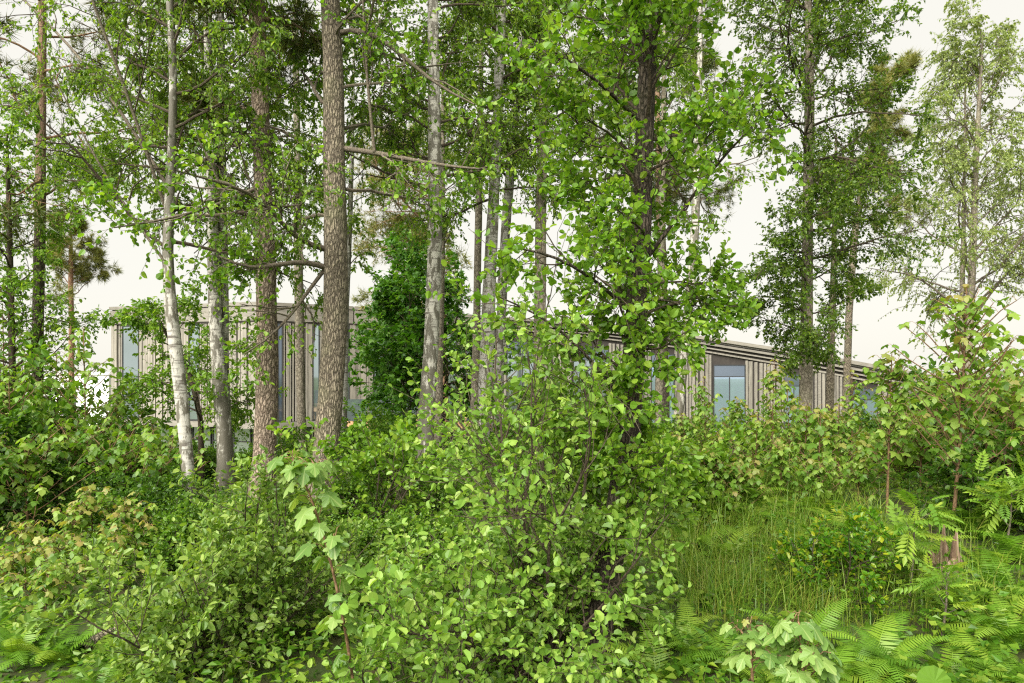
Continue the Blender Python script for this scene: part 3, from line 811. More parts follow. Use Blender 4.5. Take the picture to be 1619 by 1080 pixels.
make_tree('birch_tree', 'pale white birch beside the thin grey trunk, leaning slightly right', 'tree',
          [(764, 700, 22), (768, 590, 22), (773, 470, 20), (779, 350, 18), (787, 180, 16), (793, 0, 15)], 12.5, 15,
          'birch_bark', 'birch', 'birch', .052, 18, 5.2, 10.6, 28, 2.0, 22, k2=8, k3=7, nl=17, trop=(0, -.05, -.2), hang=.7, az=(-120, 120))
make_tree('birch_tree', 'slim white birch curving to the right behind the alder sprouts', 'tree',
          [(784, 690, 16), (790, 560, 16), (797, 400, 15), (808, 250, 14), (818, 130, 13), (830, 0, 12)], 14.5, 16,
          'birch_bark', 'birch', 'birch', .056, 19, 6.0, 11.6, 24, 1.9, 25, k2=7, k3=7, nl=16, trop=(0, -.05, -.2), hang=.7, az=(-120, 120))
make_tree('birch_tree', 'straight grey brown trunk with small leaves left of the dark alder', 'tree',
          [(850, 700, 18), (853, 560, 18), (855, 350, 17), (859, 150, 16), (862, 0, 15)], 13.2, 15,
          'bark_plain', 'birch', 'birch', .056, 20, 5.4, 11, 24, 1.9, 25, k2=7, k3=7, nl=16, trop=(0, -.04, -.15), hang=.6)
make_tree('birch_tree', 'grey tree with small dense leaves standing alone before the sloping roof', 'tree',
          [(1272, 720, 20), (1275, 560, 19), (1276, 400, 17), (1279, 250, 15), (1280, 100, 13), (1278, 0, 11)], 14.0, 13.5,
          'bark_plain', 'birch_dark', 'birch', .060, 21, 2.2, 11.2, 44, 1.9, 8, k2=9, k3=8, nl=16, trop=(.0, -.02, -.08), hang=.4,
          prof=lambda u: .55 + .6 * np.sin(np.pi * np.clip(u, 0, 1)) ** .8, az=(20, 300), t2=.08)
make_tree('birch_tree', 'tall thin birch with pale airy foliage beyond the tallest sycamore sapling', 'tree',
          [(1530, 600, 11), (1535, 480, 11), (1540, 340, 9), (1546, 200, 7), (1552, 90, 4)], 21, 12.4,
          'bark_plain', 'birch_pale', 'birch', .066, 22, 3.2, 12.2, 40, 3.0, 42, k2=9, k3=7, nl=17, trop=(.02, -.05, -.25), hang=.9, twig='bark_twig_grey',
          prof=lambda u: 1.05 - .5 * u, stems=[([(1520, 600, 8), (1521, 480, 8), (1523, 380, 6)], .3)])
make_tree('pine_tree', 'broad pine with brownish flowering needles behind the mottled birch', 'tree',
          [(702, 640, 14), (700, 520, 14), (694, 420, 12), (690, 320, 9), (690, 240, 5)], 24, 10.6,
          'bark_orange', 'needle_brown', 'tuft', .17, 23, 4.0, 10.2, 24, 2.6, 8, k2=6, k3=6, nl=10, trop=(.01, .02, .04), hang=-.2, twig='bark_orange_twig',
          prof=lambda u: .8 + .35 * np.sin(np.pi * u), az=(150, 380))
make_tree('pine_tree', 'dark pine whose crown shows behind the near alder', 'tree',
          [(1050, 640, 16), (1048, 500, 15), (1045, 350, 13), (1040, 200, 10), (1038, 60, 6)], 20, 12.6,
          'bark_pine_dark', 'needle', 'tuft', .17, 24, 6.2, 11.5, 22, 2.4, 8, k2=6, k3=6, nl=10, trop=(.0, .02, .04), hang=-.2,
          prof=lambda u: .75 + .35 * np.sin(np.pi * u))
make_tree('pine_tree', 'wind bent pine with brownish top leaning right behind the lone grey tree', 'tree',
          [(1338, 640, 11), (1342, 500, 11), (1350, 380, 10), (1368, 260, 9), (1395, 160, 7), (1420, 110, 4)], 24, 12.8,
          'bark_grey', 'needle_brown', 'tuft', .16, 25, 6.8, 12.4, 22, 1.8, 25, k2=6, k3=6, nl=10, trop=(.0, .03, .05), hang=-.2, az=(60, 260))
make_tree('maple_tree', 'low dense dark green maple hiding the middle of the timber facade', 'tree',
          [(697, 720, 15), (695, 640, 14), (688, 570, 11), (668, 505, 7)], 18.5, 4.2,
          'bark_alder', 'maple_dark', 'maple', .12, 26, .2, 4.0, 46, 2.7, 16, k2=7, k3=6, nl=8, wob=.22, az=(170, 420), trop=(.02, .02, .0), hang=.3,
          prof=lambda u: 1.05 - .45 * u, upn=1.2, jit=.45)
# thinner trunks
for lab, sp, Y, top, bark, sd in [
        ('thin grey trunk with dead branch stubs between the pine and the furrowed alder', [(478, 700, 15), (474, 560, 14), (472, 430, 13), (470, 250, 11), (468, 80, 9)], 16, 12, 'bark_plain', 31),
        ('thin pale stem close behind the furrowed alder', [(541, 720, 12), (543, 640, 12), (546, 500, 11), (552, 380, 9), (556, 250, 7)], 14, 9, 'birch_bark', 32),
        ('thin reddish grey trunk just behind the mottled birch', [(692, 730, 12), (694, 620, 12), (697, 500, 11), (699, 380, 9), (700, 200, 7)], 15, 10, 'bark_plain', 33),
        ('thin grey trunk with dead twigs left of the pale birch', [(750, 700, 13), (752, 590, 13), (754, 480, 12), (757, 330, 11), (760, 150, 9)], 15, 12, 'bark_plain', 34),
        ('pale grey birch trunk right of the dark near alder', [(1060, 780, 15), (1074, 640, 15), (1088, 500, 15), (1098, 380, 13), (1102, 280, 11), (1106, 100, 9)], 12, 11, 'birch_bark_rough', 35),
        ('thin brown trunk close behind the dark near alder', [(1040, 700, 12), (1043, 560, 12), (1045, 430, 11), (1048, 250, 9)], 16, 11, 'bark_plain', 36),
        ('brown trunk between the lone grey tree and the sycamore sapling', [(1308, 720, 13), (1311, 660, 13), (1314, 560, 11), (1318, 420, 9)], 17, 8, 'bark_grey', 37)]:
    make_tree('young_tree', lab, 'tree', sp, Y, top, bark, 'birch', 'birch', .07, sd, top * .45, top * .97, 12, 1.2, 30, k2=6, k3=4, nl=8, trop=(0, -.03, -.12), hang=.5, twig='bark_twig_grey')

make_tree('young_tree', 'leafy young tree with thin dark trunk left of the dark footed pine', 'tree',
          [(22, 780, 10), (21, 640, 10), (18, 500, 9), (14, 330, 7), (12, 260, 5)], 11.5, 6.2, 'bark_twig', 'alder', 'oval', .052, 38, 1.6, 6.0, 28, 1.35, 20, k2=8, k3=6, nl=9, trop=(0, -.03, -.12), hang=.5,
          prof=lambda u: 1.1 - .4 * u)
make_tree('young_tree', 'small bushy tree hiding the left end of the timber facade', 'tree',
          [(318, 705, 9), (317, 660, 8), (300, 590, 7), (270, 540, 5), (250, 505, 3)], 11.6, 3.2, 'bark_twig', 'alder', 'oval', .055, 39, 1.1, 3.1, 18, 1.35, 15, k2=8, k3=6, nl=9, trop=(.0, -.02, -.08), hang=.4,
          prof=lambda u: 1.1 - .5 * u)
# the near alder
make_tree('alder_tree', 'near alder with dark wet bark and large round leaves, leaning right', 'tree',
          [(925, 1045, 50), (945, 960, 46), (968, 870, 42), (985, 770, 40), (996, 660, 38), (1004, 540, 36), (1012, 400, 33), (1018, 250, 30), (1022, 120, 28), (1030, 0, 25)], 5.1, 7.2,
          'bark_alder', 'alder', 'round', .043, 41, .8, 6.0, 50, .92, 25, k2=8, k3=6, nl=8, trop=(.03, .02, 0), hang=.15, lump=.04, near=300,
          upn=.8, jit=.75, r2=.5, r3=.4, prof=lambda u: .42 + .83 * u,
          limbs=[[(1012, 470, 0, 7), (1050, 474, -.1, 4), (1090, 482, -.1, 3), (1130, 488, -.2, 2), (1165, 486, -.2, 1)],
                 [(1015, 420, 0, 9), (1080, 330, -.2, 7), (1140, 250, -.4, 5), (1200, 190, -.5, 3)],
                 [(1005, 500, 0, 9), (940, 440, -.3, 7), (870, 400, -.5, 5), (800, 390, -.6, 3)],
                 [(1018, 200, 0, 9), (950, 130, -.3, 7), (890, 90, -.5, 5), (840, 60, -.6, 3)],
                 [(990, 640, 0, 8), (930, 560, -.4, 6), (860, 500, -.6, 4), (790, 470, -.7, 2.5)]])

# ------------------------------------------------------------------ shrubs with several stems
def make_shrub(name, label, cat, base, n, height, spread, leaf, sh, size, seed, k2=6, k3=5, nl=7, near=0, group=None, lean=(0, 0), twig='bark_twig',
               hang=.15, upn=.9, jit=.65, r2=.42, r3=.30, elev=62, near_sh=None, low=.12):
    rs = np.random.RandomState(seed)
    base = np.asarray(base, float)
    root = thing(name, label, cat, base, group)
    A = np.arange(n) * 2.399 + rs.rand(n)
    e = np.radians(np.clip(elev + 16 * rs.normal(size=n), 20, 88))
    D = np.stack([np.sin(A) * np.cos(e) * spread + lean[0], np.cos(A) * np.cos(e) * spread + lean[1], np.sin(e)], 1)
    P0 = base + np.stack([np.sin(A), np.cos(A), 0 * A], 1) * .07 * rs.rand(n)[:, None]; P0[:, 2] -= .08
    L = height * (.65 + .45 * rs.rand(n)) * np.linalg.norm(D, axis=1); R = .006 + .0055 * L
    b1 = grow(P0, D, L, 9, .13, .02, rs)
    wood = Buf(); tubes(wood, b1, taper(R, 9, .25), 5)
    P, D, L2, R2 = spawn(b1, L, R, k2, low, .98, 46, 14, r2, rs)
    b2 = grow(P, D, L2, 6, .16, .03, rs); tubes(wood, b2, taper(np.maximum(R2, .002), 6, .3), 4)
    P, D, L3, R3 = spawn(b2, L2, R2, k3, .1, 1.0, 45, 15, r3 / r2, rs)
    b3 = grow(P, D, np.maximum(L3, .08), 3, .18, .02, rs); tubes(wood, b3, np.maximum(taper(R3, 3, .4), .0013), 3)
    obj('branchwork', wood.mesh('branchwork', M[twig], base), root, kind='stuff')
    P, D, N, S = twig_leaves(b3, nl, rs, size, hang=hang, upn=upn, jit=jit)
    g = ground(P[:, 0], P[:, 1]); ok = P[:, 2] > g + .03
    P, D, N, S = P[ok], D[ok], N[ok], S[ok]
    keep = np.ones(len(P), bool)
    if near:
        nr = split_near(P, near); keep = ~nr
        leaf_objects(root, base, P[nr], D[nr], N[nr], S[nr], near_sh or sh, leaf)
    lv = Buf(); add_leaves(lv, P[keep], D[keep], N[keep], S[keep], sh, rs)
    obj('crown', lv.mesh('crown', M[leaf], base), root, kind='stuff')
    return root

def foot(px, Y):
    x = (px - CX) / F * Y
    return np.array([x, Y, float(ground(x, Y))])

make_shrub('alder_bush', 'bright yellow green alder bush in front of the dark alder trunk', 'bush', foot(805, 4.7), 13, 1.62, 1.1, 'alder_bright', 'round', .044, 51,
           k2=10, k3=7, nl=9, near=300, lean=(-.12, -.02), hang=.05, elev=58, jit=.75)
make_shrub('alder_bush', 'light green alder sprouts reaching up beside the dark alder trunk', 'bush', foot(870, 5.0), 9, 2.55, .5, 'alder_bright', 'round', .045, 52,
           k2=10, k3=6, nl=8, near=200, lean=(-.14, -.03), hang=.05, elev=75, jit=.75, low=.3)
make_shrub('alder_bush', 'low alder shoots with pale leaves beside the bright fern', 'bush', foot(665, 4.4), 8, .9, 1.3, 'alder_bright', 'round', .043, 53,
           k2=6, k3=4, nl=7, near=200, lean=(.1, -.1), hang=.05, elev=50)
make_shrub('sallow_bush', 'wide sallow bush with small grey green leaves below the white birch', 'bush', foot(385, 5.1), 15, 1.42, .95, 'willow', 'oval', .043, 54,
           k2=9, k3=7, nl=11, near=300, lean=(-.05, -.05), hang=.05, elev=60, twig='bark_twig')
make_shrub('sallow_bush', 'loose sallow shoots spreading low at the foot of the sycamore saplings', 'bush', foot(300, 4.7), 8, .75, 1.2, 'willow', 'oval', .043, 55,
           k2=8, k3=6, nl=9, near=200, lean=(.05, -.05), hang=.05, elev=48)
make_shrub('beech_bush', 'small rounded bush with glossy dark leaves and yellow tips in the clearing', 'bush', foot(1325, 6.0), 14, .82, 1.1, 'beech', 'oval', .040, 56,
           k2=8, k3=6, nl=9, near=100, hang=.1, elev=50, upn=1.2)
make_shrub('alder_bush', 'alder bush of mid green leaves right of the dark alder trunk', 'bush', foot(1095, 8.3), 11, 1.15, 1.0, 'alder', 'round', .065, 57, k2=7, k3=5, nl=7, hang=.1)
make_shrub('hazel_bush', 'round leaved bush between the furrowed alder and the mottled birch', 'bush', foot(600, 8.2), 11, 1.4, 1.1, 'alder', 'round', .06, 58, k2=7, k3=5, nl=7, hang=.15)

# ------------------------------------------------------------------ sycamore saplings: opposite pairs of long-stalked leaves
def sapling_leaves(line, R, rs, n, leaf, side, plen, branches, low, bronze=0.0):
    """returns leaf arrays (P, D, N, S, young) and petiole / twig polylines"""
    outP, outD, outN, outS, outY, pet, tw = [], [], [], [], [], [], []
    def node(p, T, az, s, t, yv):
        for k in range(2):
            a = az + k * math.pi + rs.normal() * .25
            o = np.array([math.sin(a), math.cos(a), 0.0])
            d = norm(o + T * .75 + rs.normal(size=3) * .12)
            pl = plen * s * (.7 + .6 * rs.rand())
            q = p + d * pl
            D_ = norm(o * 1.0 + np.array([0, 0, -.35 - .55 * rs.rand()]) + rs.normal(size=3) * .15)
            outP.append(q); outD.append(D_); outN.append(norm(np.array([0, 0, 1.0]) + o * .35 + rs.normal(size=3) * .22))
            outS.append(leaf * s * (.8 + .4 * rs.rand())); outY.append(yv)
            m = (p + q) / 2 + np.array([0, 0, .02]); pet.append([p, m, q])
    tt = low + (1 - low) * (np.linspace(0, 1, n)) ** .9
    az = rs.rand() * 6
    for i, t in enumerate(tt):
        f = t * (len(line) - 1); j = min(int(f), len(line) - 2); u = f - j
        p = line[j] * (1 - u) + line[j + 1] * u; T = norm(line[j + 1] - line[j])
        s = .62 + .45 * math.sin(math.pi * min(1, (1 - t) * .9 + .12))
        if t > .97: s = .5
        az += math.pi / 2 + rs.normal() * .2
        node(p, T, az, s, t, t > .92 - .2 * bronze)
        if side and t < .9:
            for k in range(2):
                if rs.rand() < branches:
                    a = az + math.pi / 2 + k * math.pi + rs.normal() * .3
                    d = norm(np.array([math.sin(a), math.cos(a), .75]))
                    L = side * (1.08 - t * .75) * (.7 + .6 * rs.rand())
                    bl = grow(p[None], d[None], np.array([L]), 4, .1, .08, rs)[0]
                    tw.append(bl)
                    for w in (.4, .7, 1.0):
                        f2 = w * 4; j2 = min(int(f2), 3)
                        pp = bl[j2] + (bl[j2 + 1] - bl[j2]) * (f2 - j2)
                        node(pp, norm(bl[j2 + 1] - bl[j2]), rs.rand() * 6, .62 + .25 * (1 - abs(w - .6)), t, w > .9 and rs.rand() < .22 + .5 * bronze)
    a = [np.array(v) for v in (outP, outD, outN, outS, outY)]
    return a, (np.array(pet) if pet else None), (np.array(tw) if tw else None)

def make_sapling(label, pts, n, leaf, seed, side=0, branches=.6, plen=None, individual=True, low=.25, mat='syc', young='syc_young', fine=False, group=None, stem='stem_red', r=.011, name='sycamore_sapling', bronze=0.0):
    rs = np.random.RandomState(seed)
    pts = np.asarray(pts, float)
    base = pts[0].copy()
    pts[0, 2] -= .06
    line = smooth_line(pts, 14)
    root = thing(name, label, 'sapling', base, group)
    (P, D, N, S, Yg), pet, tw = sapling_leaves(line, r, rs, n, leaf, side, plen or leaf * .8, branches, low, bronze)
    b = Buf(); tubes(b, line[None], np.linspace(r, r * .3, 14)[None], 6)
    obj('stem', b.mesh('stem', M[stem], base, True), root)
    b = Buf(); tubes(b, pet, np.full(pet.shape[:2], .0016 + leaf * .006), 3)
    if tw is not None: tubes(b, tw, np.full((len(tw), 1), r * .45) * np.linspace(1, .4, 5)[None], 4)
    obj('branchwork', b.mesh('branchwork', M[stem], base), root, kind='stuff')
    sh = 'syc_fine' if fine else 'syc'
    Yg = Yg.astype(bool)
    if individual:
        k = split_near(P, 300)
        leaf_objects(root, base, P[k & ~Yg], D[k & ~Yg], N[k & ~Yg], S[k & ~Yg], sh, mat)
        leaf_objects(root, base, P[k & Yg], D[k & Yg], N[k & Yg], S[k & Yg], sh, young)
        rest = ~k
    else: rest = np.ones(len(P), bool)
    for msk, mm, nm in ((rest & ~Yg, mat, 'crown'), (rest & Yg, young, 'young_crown')):
        if msk.sum():
            lv = Buf(); add_leaves(lv, P[msk], D[msk], N[msk], S[msk], sh, rs)
            obj(nm, lv.mesh(nm, M[mm], base), root, kind='stuff')
    return root

def sap_pts(px, Y, top, dpx=0, bend=0.0):
    b = foot(px, Y); t = at(px + dpx, top, Y)
    m = b + (t - b) * .5 + np.array([bend, 0, 0])
    return [b, b + (m - b) * .5, m, m + (t - m) * .5, t]

# near ones with large leaves
make_sapling('slender sycamore sapling with big drooping pale leaves before the furrowed alder', [foot(575, 3.7), at(556, 1040, 3.7), at(520, 870, 3.6), at(490, 780, 3.6), at(462, 722, 3.6)], 15, .108, 61, side=.22, branches=.3, mat='syc_big', young='syc_big', fine=True, low=.1, plen=.09)
make_sapling('short sycamore sapling with yellowish young top leaves near the beech bush', [foot(1195, 3.4), at(1190, 1090, 3.35), at(1188, 1040, 3.35), at(1186, 985, 3.35)], 8, .086, 62, side=.16, branches=.4, mat='syc_big', fine=True, low=.3, plen=.07)
make_sapling('short sycamore sapling with one very broad pale leaf near the beech bush', [foot(1275, 3.3), at(1272, 1090, 3.25), at(1268, 1040, 3.25), at(1262, 975, 3.25)], 7, .112, 63, side=.15, branches=.4, mat='syc_big', young='syc_big', fine=True, low=.3, plen=.08)
# right side
make_sapling('tallest sycamore sapling standing above the rotten stump', sap_pts(1506, 7.2, 455, 22, .03), 26, .125, 64, side=1.0, branches=.95, low=.22, r=.022)
make_sapling('sycamore sapling with bronze tip before the large reflecting window', sap_pts(1402, 7.8, 560, 8), 18, .125, 65, side=.55, branches=.7, low=.25, r=.017)
make_sapling('bronze tipped sycamore sapling beside the lone grey tree', sap_pts(1292, 8.8, 655, 6), 12, .13, 66, side=.45, branches=.5, low=.25, r=.014)
make_sapling('broad sycamore sapling at the right edge of the thicket', sap_pts(1592, 7.6, 600, 14), 19, .125, 67, side=.9, branches=.85, low=.15, r=.018)
for k, (px, Y, top, sd) in enumerate([(1562, 8.4, 520, 180), (1482, 9.4, 590, 181), (1612, 8.8, 560, 182), (1535, 9.6, 620, 183), (1640, 8.0, 620, 184), (1420, 9.2, 700, 185)]):
    make_sapling('green sycamore sapling in the dense thicket around the tallest sapling', sap_pts(px, Y, top, (k % 3 - 1) * 8), 19, .12, sd, side=.85, branches=.85, low=.1, r=.015, individual=(k < 3), group='sycamore saplings around the tallest one')
make_sapling('leafy sycamore sapling between the tallest sapling and the large window', sap_pts(1455, 8.6, 660, 2), 12, .14, 68, side=.7, branches=.8, low=.15, r=.015)
for k, (px, Y, top, sd, dens) in enumerate([(1118, 10.0, 598, 70, .7), (1165, 10.5, 630, 71, .8), (1218, 9.2, 572, 72, .7), (1250, 10.5, 598, 73, .7), (1347, 10.2, 588, 74, .7), (1192, 8.9, 655, 75, .8), (1150, 9.2, 690, 76, .8),
        (1375, 9.5, 690, 77, .8), (1215, 11.5, 640, 170, .85), (1085, 11.5, 655, 171, .85), (1326, 9.0, 640, 172, .8), (1270, 9.2, 640, 173, .8), (1430, 10.5, 620, 174, .85), (1070, 9.6, 690, 175, .8), (1300, 12, 650, 176, .8),
        (1125, 8.3, 712, 177, .8), (1235, 8.4, 705, 178, .8), (1355, 8.2, 715, 179, .8), (1172, 8.1, 735, 270, .8), (1292, 8.2, 735, 271, .8)]):
    w_ = 'by the pale grey birch trunk' if px < 1140 else 'before the pair of blue windows' if px < 1245 else 'at the foot of the lone grey tree' if px < 1310 else 'left of the tallest sapling'
    z_ = 'taller' if top < 660 else 'low' if top > 700 else 'knee high fringe'
    if z_ == 'knee high fringe': z_ = 'middling'
    make_sapling(f'{z_} sycamore sapling with bronze young leaves {w_}', sap_pts(px, Y, top, (k % 3 - 1) * 6), 17, .10, sd, side=.42, branches=.7, low=.12, r=.012, individual=(k in (2, 5, 6, 15, 16, 17)), bronze=(.5 if k % 4 == 2 else 0.0), group='sycamore saplings ' + w_)
# left clump
for k, (px, Y, top, sd, dx) in enumerate([(40, 6.6, 830, 80, 0), (95, 6.9, 800, 81, 30), (150, 7.0, 775, 82, -8), (185, 7.2, 790, 83, 12), (110, 6.3, 850, 84, -20), (15, 6.2, 880, 85, -8), (165, 6.4, 850, 86, 20), (70, 5.8, 900, 87, 6), (205, 6.8, 810, 88, 8)]):
    w_ = 'taller' if top < 815 else 'shorter'
    make_sapling(w_ + ' bronze tipped sycamore sapling in the low clump before the dark footed pine', sap_pts(px, Y, top, dx), 13, .088, sd, side=.36, branches=.75, low=.12, r=.009, individual=(k in (1, 2, 4, 6, 7)), bronze=1.0, group='sycamore saplings of the low clump')
# maple saplings around the left end of the building
for k, (px, Y, top, sd) in enumerate([(138, 10.5, 520, 90), (95, 11.0, 560, 91), (175, 11.5, 640, 92), (20, 9.5, 600, 93), (60, 10.2, 660, 94), (215, 11.0, 670, 190), (255, 10.5, 690, 191), (10, 11.5, 480, 192), (120, 9.6, 690, 193), (180, 9.4, 700, 194), (45, 8.6, 700, 195), (-15, 10.5, 420, 196), (40, 12.5, 540, 197), (235, 9.5, 720, 198)]):
    w_ = ('tall' if top < 610 else 'low') + ' green maple sapling with tiered leaves ' + ('left of the dark footed pine' if px < 50 else 'right of the dark footed pine' if px < 160 else 'below the left end of the building')
    make_sapling(w_, sap_pts(px, Y, top, -6), 16, .135, sd, side=.95, branches=.8, low=.12, r=.018, individual=False, mat='syc' if k % 2 == 0 else 'shrub', young='syc', group='maple saplings left of the building', name='maple_sapling')

# ------------------------------------------------------------------ thicket of copied shrubs and saplings
def copy_tree(o, loc, rz, sc, label=None, group=None):
    c = o.copy(); COL.objects.link(c); c.location = loc; c.rotation_euler = (0, 0, rz); c.scale = (sc, sc, sc)
    if label: c['label'] = label
    if group: c['group'] = group
    for ch in o.children:
        d = ch.copy(); COL.objects.link(d); d.parent = c
    return c

G1 = 'leafy shrubs of the thicket'
protos = [
    make_shrub('leafy_shrub', 'dense mid green shrub in the thicket before the building', 'shrub', foot(60, 11.2), 14, 2.3, 1.1, 'shrub', 'oval', .10, 101, k2=8, k3=6, nl=8, group=G1, low=.05),
    make_shrub('leafy_shrub', 'dense mid green shrub in the thicket before the building', 'shrub', foot(905, 12.6), 13, 1.7, 1.2, 'shrub', 'round', .095, 102, k2=8, k3=6, nl=8, group=G1, low=.05),
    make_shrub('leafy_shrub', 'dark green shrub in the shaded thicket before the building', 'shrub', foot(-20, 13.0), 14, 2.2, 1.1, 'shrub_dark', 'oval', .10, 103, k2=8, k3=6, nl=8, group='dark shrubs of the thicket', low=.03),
]
rsT = np.random.RandomState(9)
spots = []
for px, Y, p, s in [(20, 12.5, 2, .62), (90, 12.0, 2, .55), (150, 12.5, 2, .5), (235, 11.5, 2, .45), (260, 14, 0, .5), (330, 13.0, 0, .36), (390, 12.5, 1, .36), (455, 12.5, 0, .36), (-30, 9.0, 2, .8),
                    (500, 14.0, 1, .42), (560, 12.5, 0, .42), (605, 13.5, 0, .6), (640, 11.0, 1, .34), (720, 13.0, 1, .38), (765, 10.5, 1, .34), (800, 14, 0, .5), (830, 9.2, 1, .4),
                    (940, 13.0, 0, .5), (985, 10.8, 1, .42), (1040, 12.0, 0, .45), (1085, 14.0, 0, .5), (1140, 13.5, 1, .42), (1200, 13.0, 0, .55), (1260, 13.0, 1, .5), (1320, 12.0, 2, .45), (1375, 12.5, 2, .5),
                    (1430, 11.5, 2, .6), (1490, 11.0, 2, .75), (1545, 10.5, 2, .8), (1610, 10.5, 2, .85), (1660, 9.5, 2, .9), (1575, 8.6, 2, .5), (1640, 7.0, 2, .6),
                    (50, 16.5, 0, .8), (120, 17, 0, .7), (210, 17, 0, .6), (300, 17, 1, .52), (420, 17, 0, .52), (540, 18, 1, .55), (640, 17, 0, .6), (740, 18, 1, .6), (860, 17, 0, .7), (980, 18, 1, .75), (1110, 17, 0, .6), (1230, 17, 1, .7), (1400, 16, 0, .6),
                    (90, 22, 0, 1.1), (180, 23, 1, 1.0), (280, 23, 0, .85), (370, 22, 1, .8), (480, 23, 0, .85), (590, 22, 1, .8), (700, 23, 0, .8), (820, 24, 0, 1.0), (950, 24, 1, 1.1), (1080, 24, 0, 1.1), (1210, 24, 1, 1.0), (1340, 24, 0, 1.0), (1480, 24, 1, 1.0), (1600, 22, 0, 1.1),
                    (130, 9.0, 2, .4), (210, 9.6, 2, .36), (45, 9.6, 2, .45), (270, 8.4, 2, .34), (540, 8.0, 0, .3), (450, 8.0, 1, .3), (700, 8.6, 0, .3), (268, 6.9, 0, .3), (225, 7.6, 2, .34), (325, 7.2, 1, .32), (385, 7.4, 0, .3), (640, 7.0, 1, .3), (585, 6.6, 0, .26), (705, 6.9, 1, .28), (495, 6.8, 1, .3), (265, 5.9, 1, .2), (560, 5.6, 0, .2)]:
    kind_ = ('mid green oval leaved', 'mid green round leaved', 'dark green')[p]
    where = ('by the dark footed pine' if px < 190 else 'behind the white birch and twin birch' if px < 400 else 'around the furrowed alder' if px < 590 else 'around the mottled birch' if px < 740
             else 'behind the near alder' if px < 1060 else 'below the sloping wing' if px < 1310 else 'under the tall sycamore saplings')
    row = 'low' if Y < 10 else 'close set' if Y < 15 else 'far' if Y < 20 else 'very far'
    lab_ = f'{row} {kind_} shrub {where}'
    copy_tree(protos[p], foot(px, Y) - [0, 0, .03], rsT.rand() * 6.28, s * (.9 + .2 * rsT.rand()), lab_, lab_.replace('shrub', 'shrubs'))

# ------------------------------------------------------------------ rowans
def make_rowan(label, px, Y, top, n, seed, leaf=.19, side=.3):
    rs = np.random.RandomState(seed)
    pts = np.array(sap_pts(px, Y, top, 10, .02)); base = pts[0].copy(); pts[0, 2] -= .06
    line = smooth_line(pts, 14)
    root = thing('rowan_sapling', label, 'sapling', base)
    b = Buf(); tubes(b, line[None], np.linspace(.012, .004, 14)[None], 6)
    P, D, L, R = spawn(line[None], np.array([1.0]), np.array([.01]), 9, .3, .95, 55, 10, side, rs)
    br = grow(P, D, np.maximum(L, .1), 4, .1, .05, rs); tubes(b, br, taper(np.full(len(br), .004), 4, .4), 4)
    obj('stem', b.mesh('stem', M['bark_twig_grey'], base), root)
    allb = np.concatenate([br, smooth_line(line[6:], 5)[None]])
    P, D, N, S = twig_leaves(allb, max(3, n // len(allb)), rs, leaf, hang=.25, upn=1.2, jit=.35, ang=60)
    leaf_objects(root, base, P, D, N, S, 'rowan', 'rowan', 'compound_leaf')
make_rowan('rowan sapling with feathery leaves left of the rotten stump', 1436, 5.9, 800, 62, 111)
make_rowan('rowan sapling with feathery leaves in front of the rotten stump', 1487, 5.2, 905, 50, 112, .17)
make_rowan('bushy rowan sapling beside the sycamore at the right edge', 1590, 6.6, 770, 110, 113, .22, .5)

# ------------------------------------------------------------------ stump, log, round-leaved plant
def build_stump():
    rs = np.random.RandomState(5)
    base = foot(1492, 6.2); h = .40
    root = thing('rotten_stump', 'pale splintered rotten tree stump among the ferns', 'stump', base)
    S = 22; r0 = .15
    th = np.arange(S) * 2 * math.pi / S
    hs = h * (.45 + .5 * np.abs(np.sin(th * 1.5 + .6)) * rs.rand(S) + .12 * rs.rand(S))
    rings = []
    for k, f in enumerate([-.1, 0, .2, .5, .8, 1.0]):
        r = r0 * (1.45 - .45 * min(1, max(f, 0) * 2.2)) * (1 + .1 * np.sin(3 * th + 1) + .05 * rs.normal(size=S))
        rings.append(np.stack([r * np.cos(th), r * np.sin(th), hs * f], 1))
    inner = [np.stack([.6 * rings[-1][:, 0], .6 * rings[-1][:, 1], hs * .85], 1), np.stack([.5 * rings[-1][:, 0], .5 * rings[-1][:, 1], hs * .2], 1)]
    R = np.stack(rings + inner); n = len(R)
    idx = np.arange(n * S).reshape(n, S)
    q = np.stack([idx[:-1], np.roll(idx, -1, 1)[:-1], np.roll(idx, -1, 1)[1:], idx[1:]], -1).reshape(-1, 4)
    obj('stump_body', make_mesh('stump_body', R.reshape(-1, 3), [q], M['rotwood']), root)
    for k, (a, hh) in enumerate([(-2.2, .50), (-1.2, .46), (.3, .36)]):
        b = Buf(); c = np.array([.11 * math.cos(a), .11 * math.sin(a), .08])
        tubes(b, np.array([[c, c + [0, 0, hh * .5], c + [.012, 0, hh]]]), np.array([[.034, .028, .007]]), 5)
        obj('splinter', b.mesh('splinter', M['rotwood'], (0, 0, 0)), root)
build_stump()

def build_log():
    base = foot(190, 5.6)
    root = thing('fallen_branch', 'fallen dark branch lying under the sycamore clump', 'branch', base)
    p = np.array([foot(130, 5.3) + [0, 0, .07], foot(165, 5.5) + [0, 0, .10], foot(215, 5.7) + [0, 0, .11], foot(250, 5.9) + [0, 0, .09]])
    l = smooth_line(p, 10); b = Buf(); tubes(b, l[None], np.linspace(.05, .03, 10)[None], 8)
    obj('wood', b.mesh('wood', M['bark_grey'], base, True), root)
build_log()

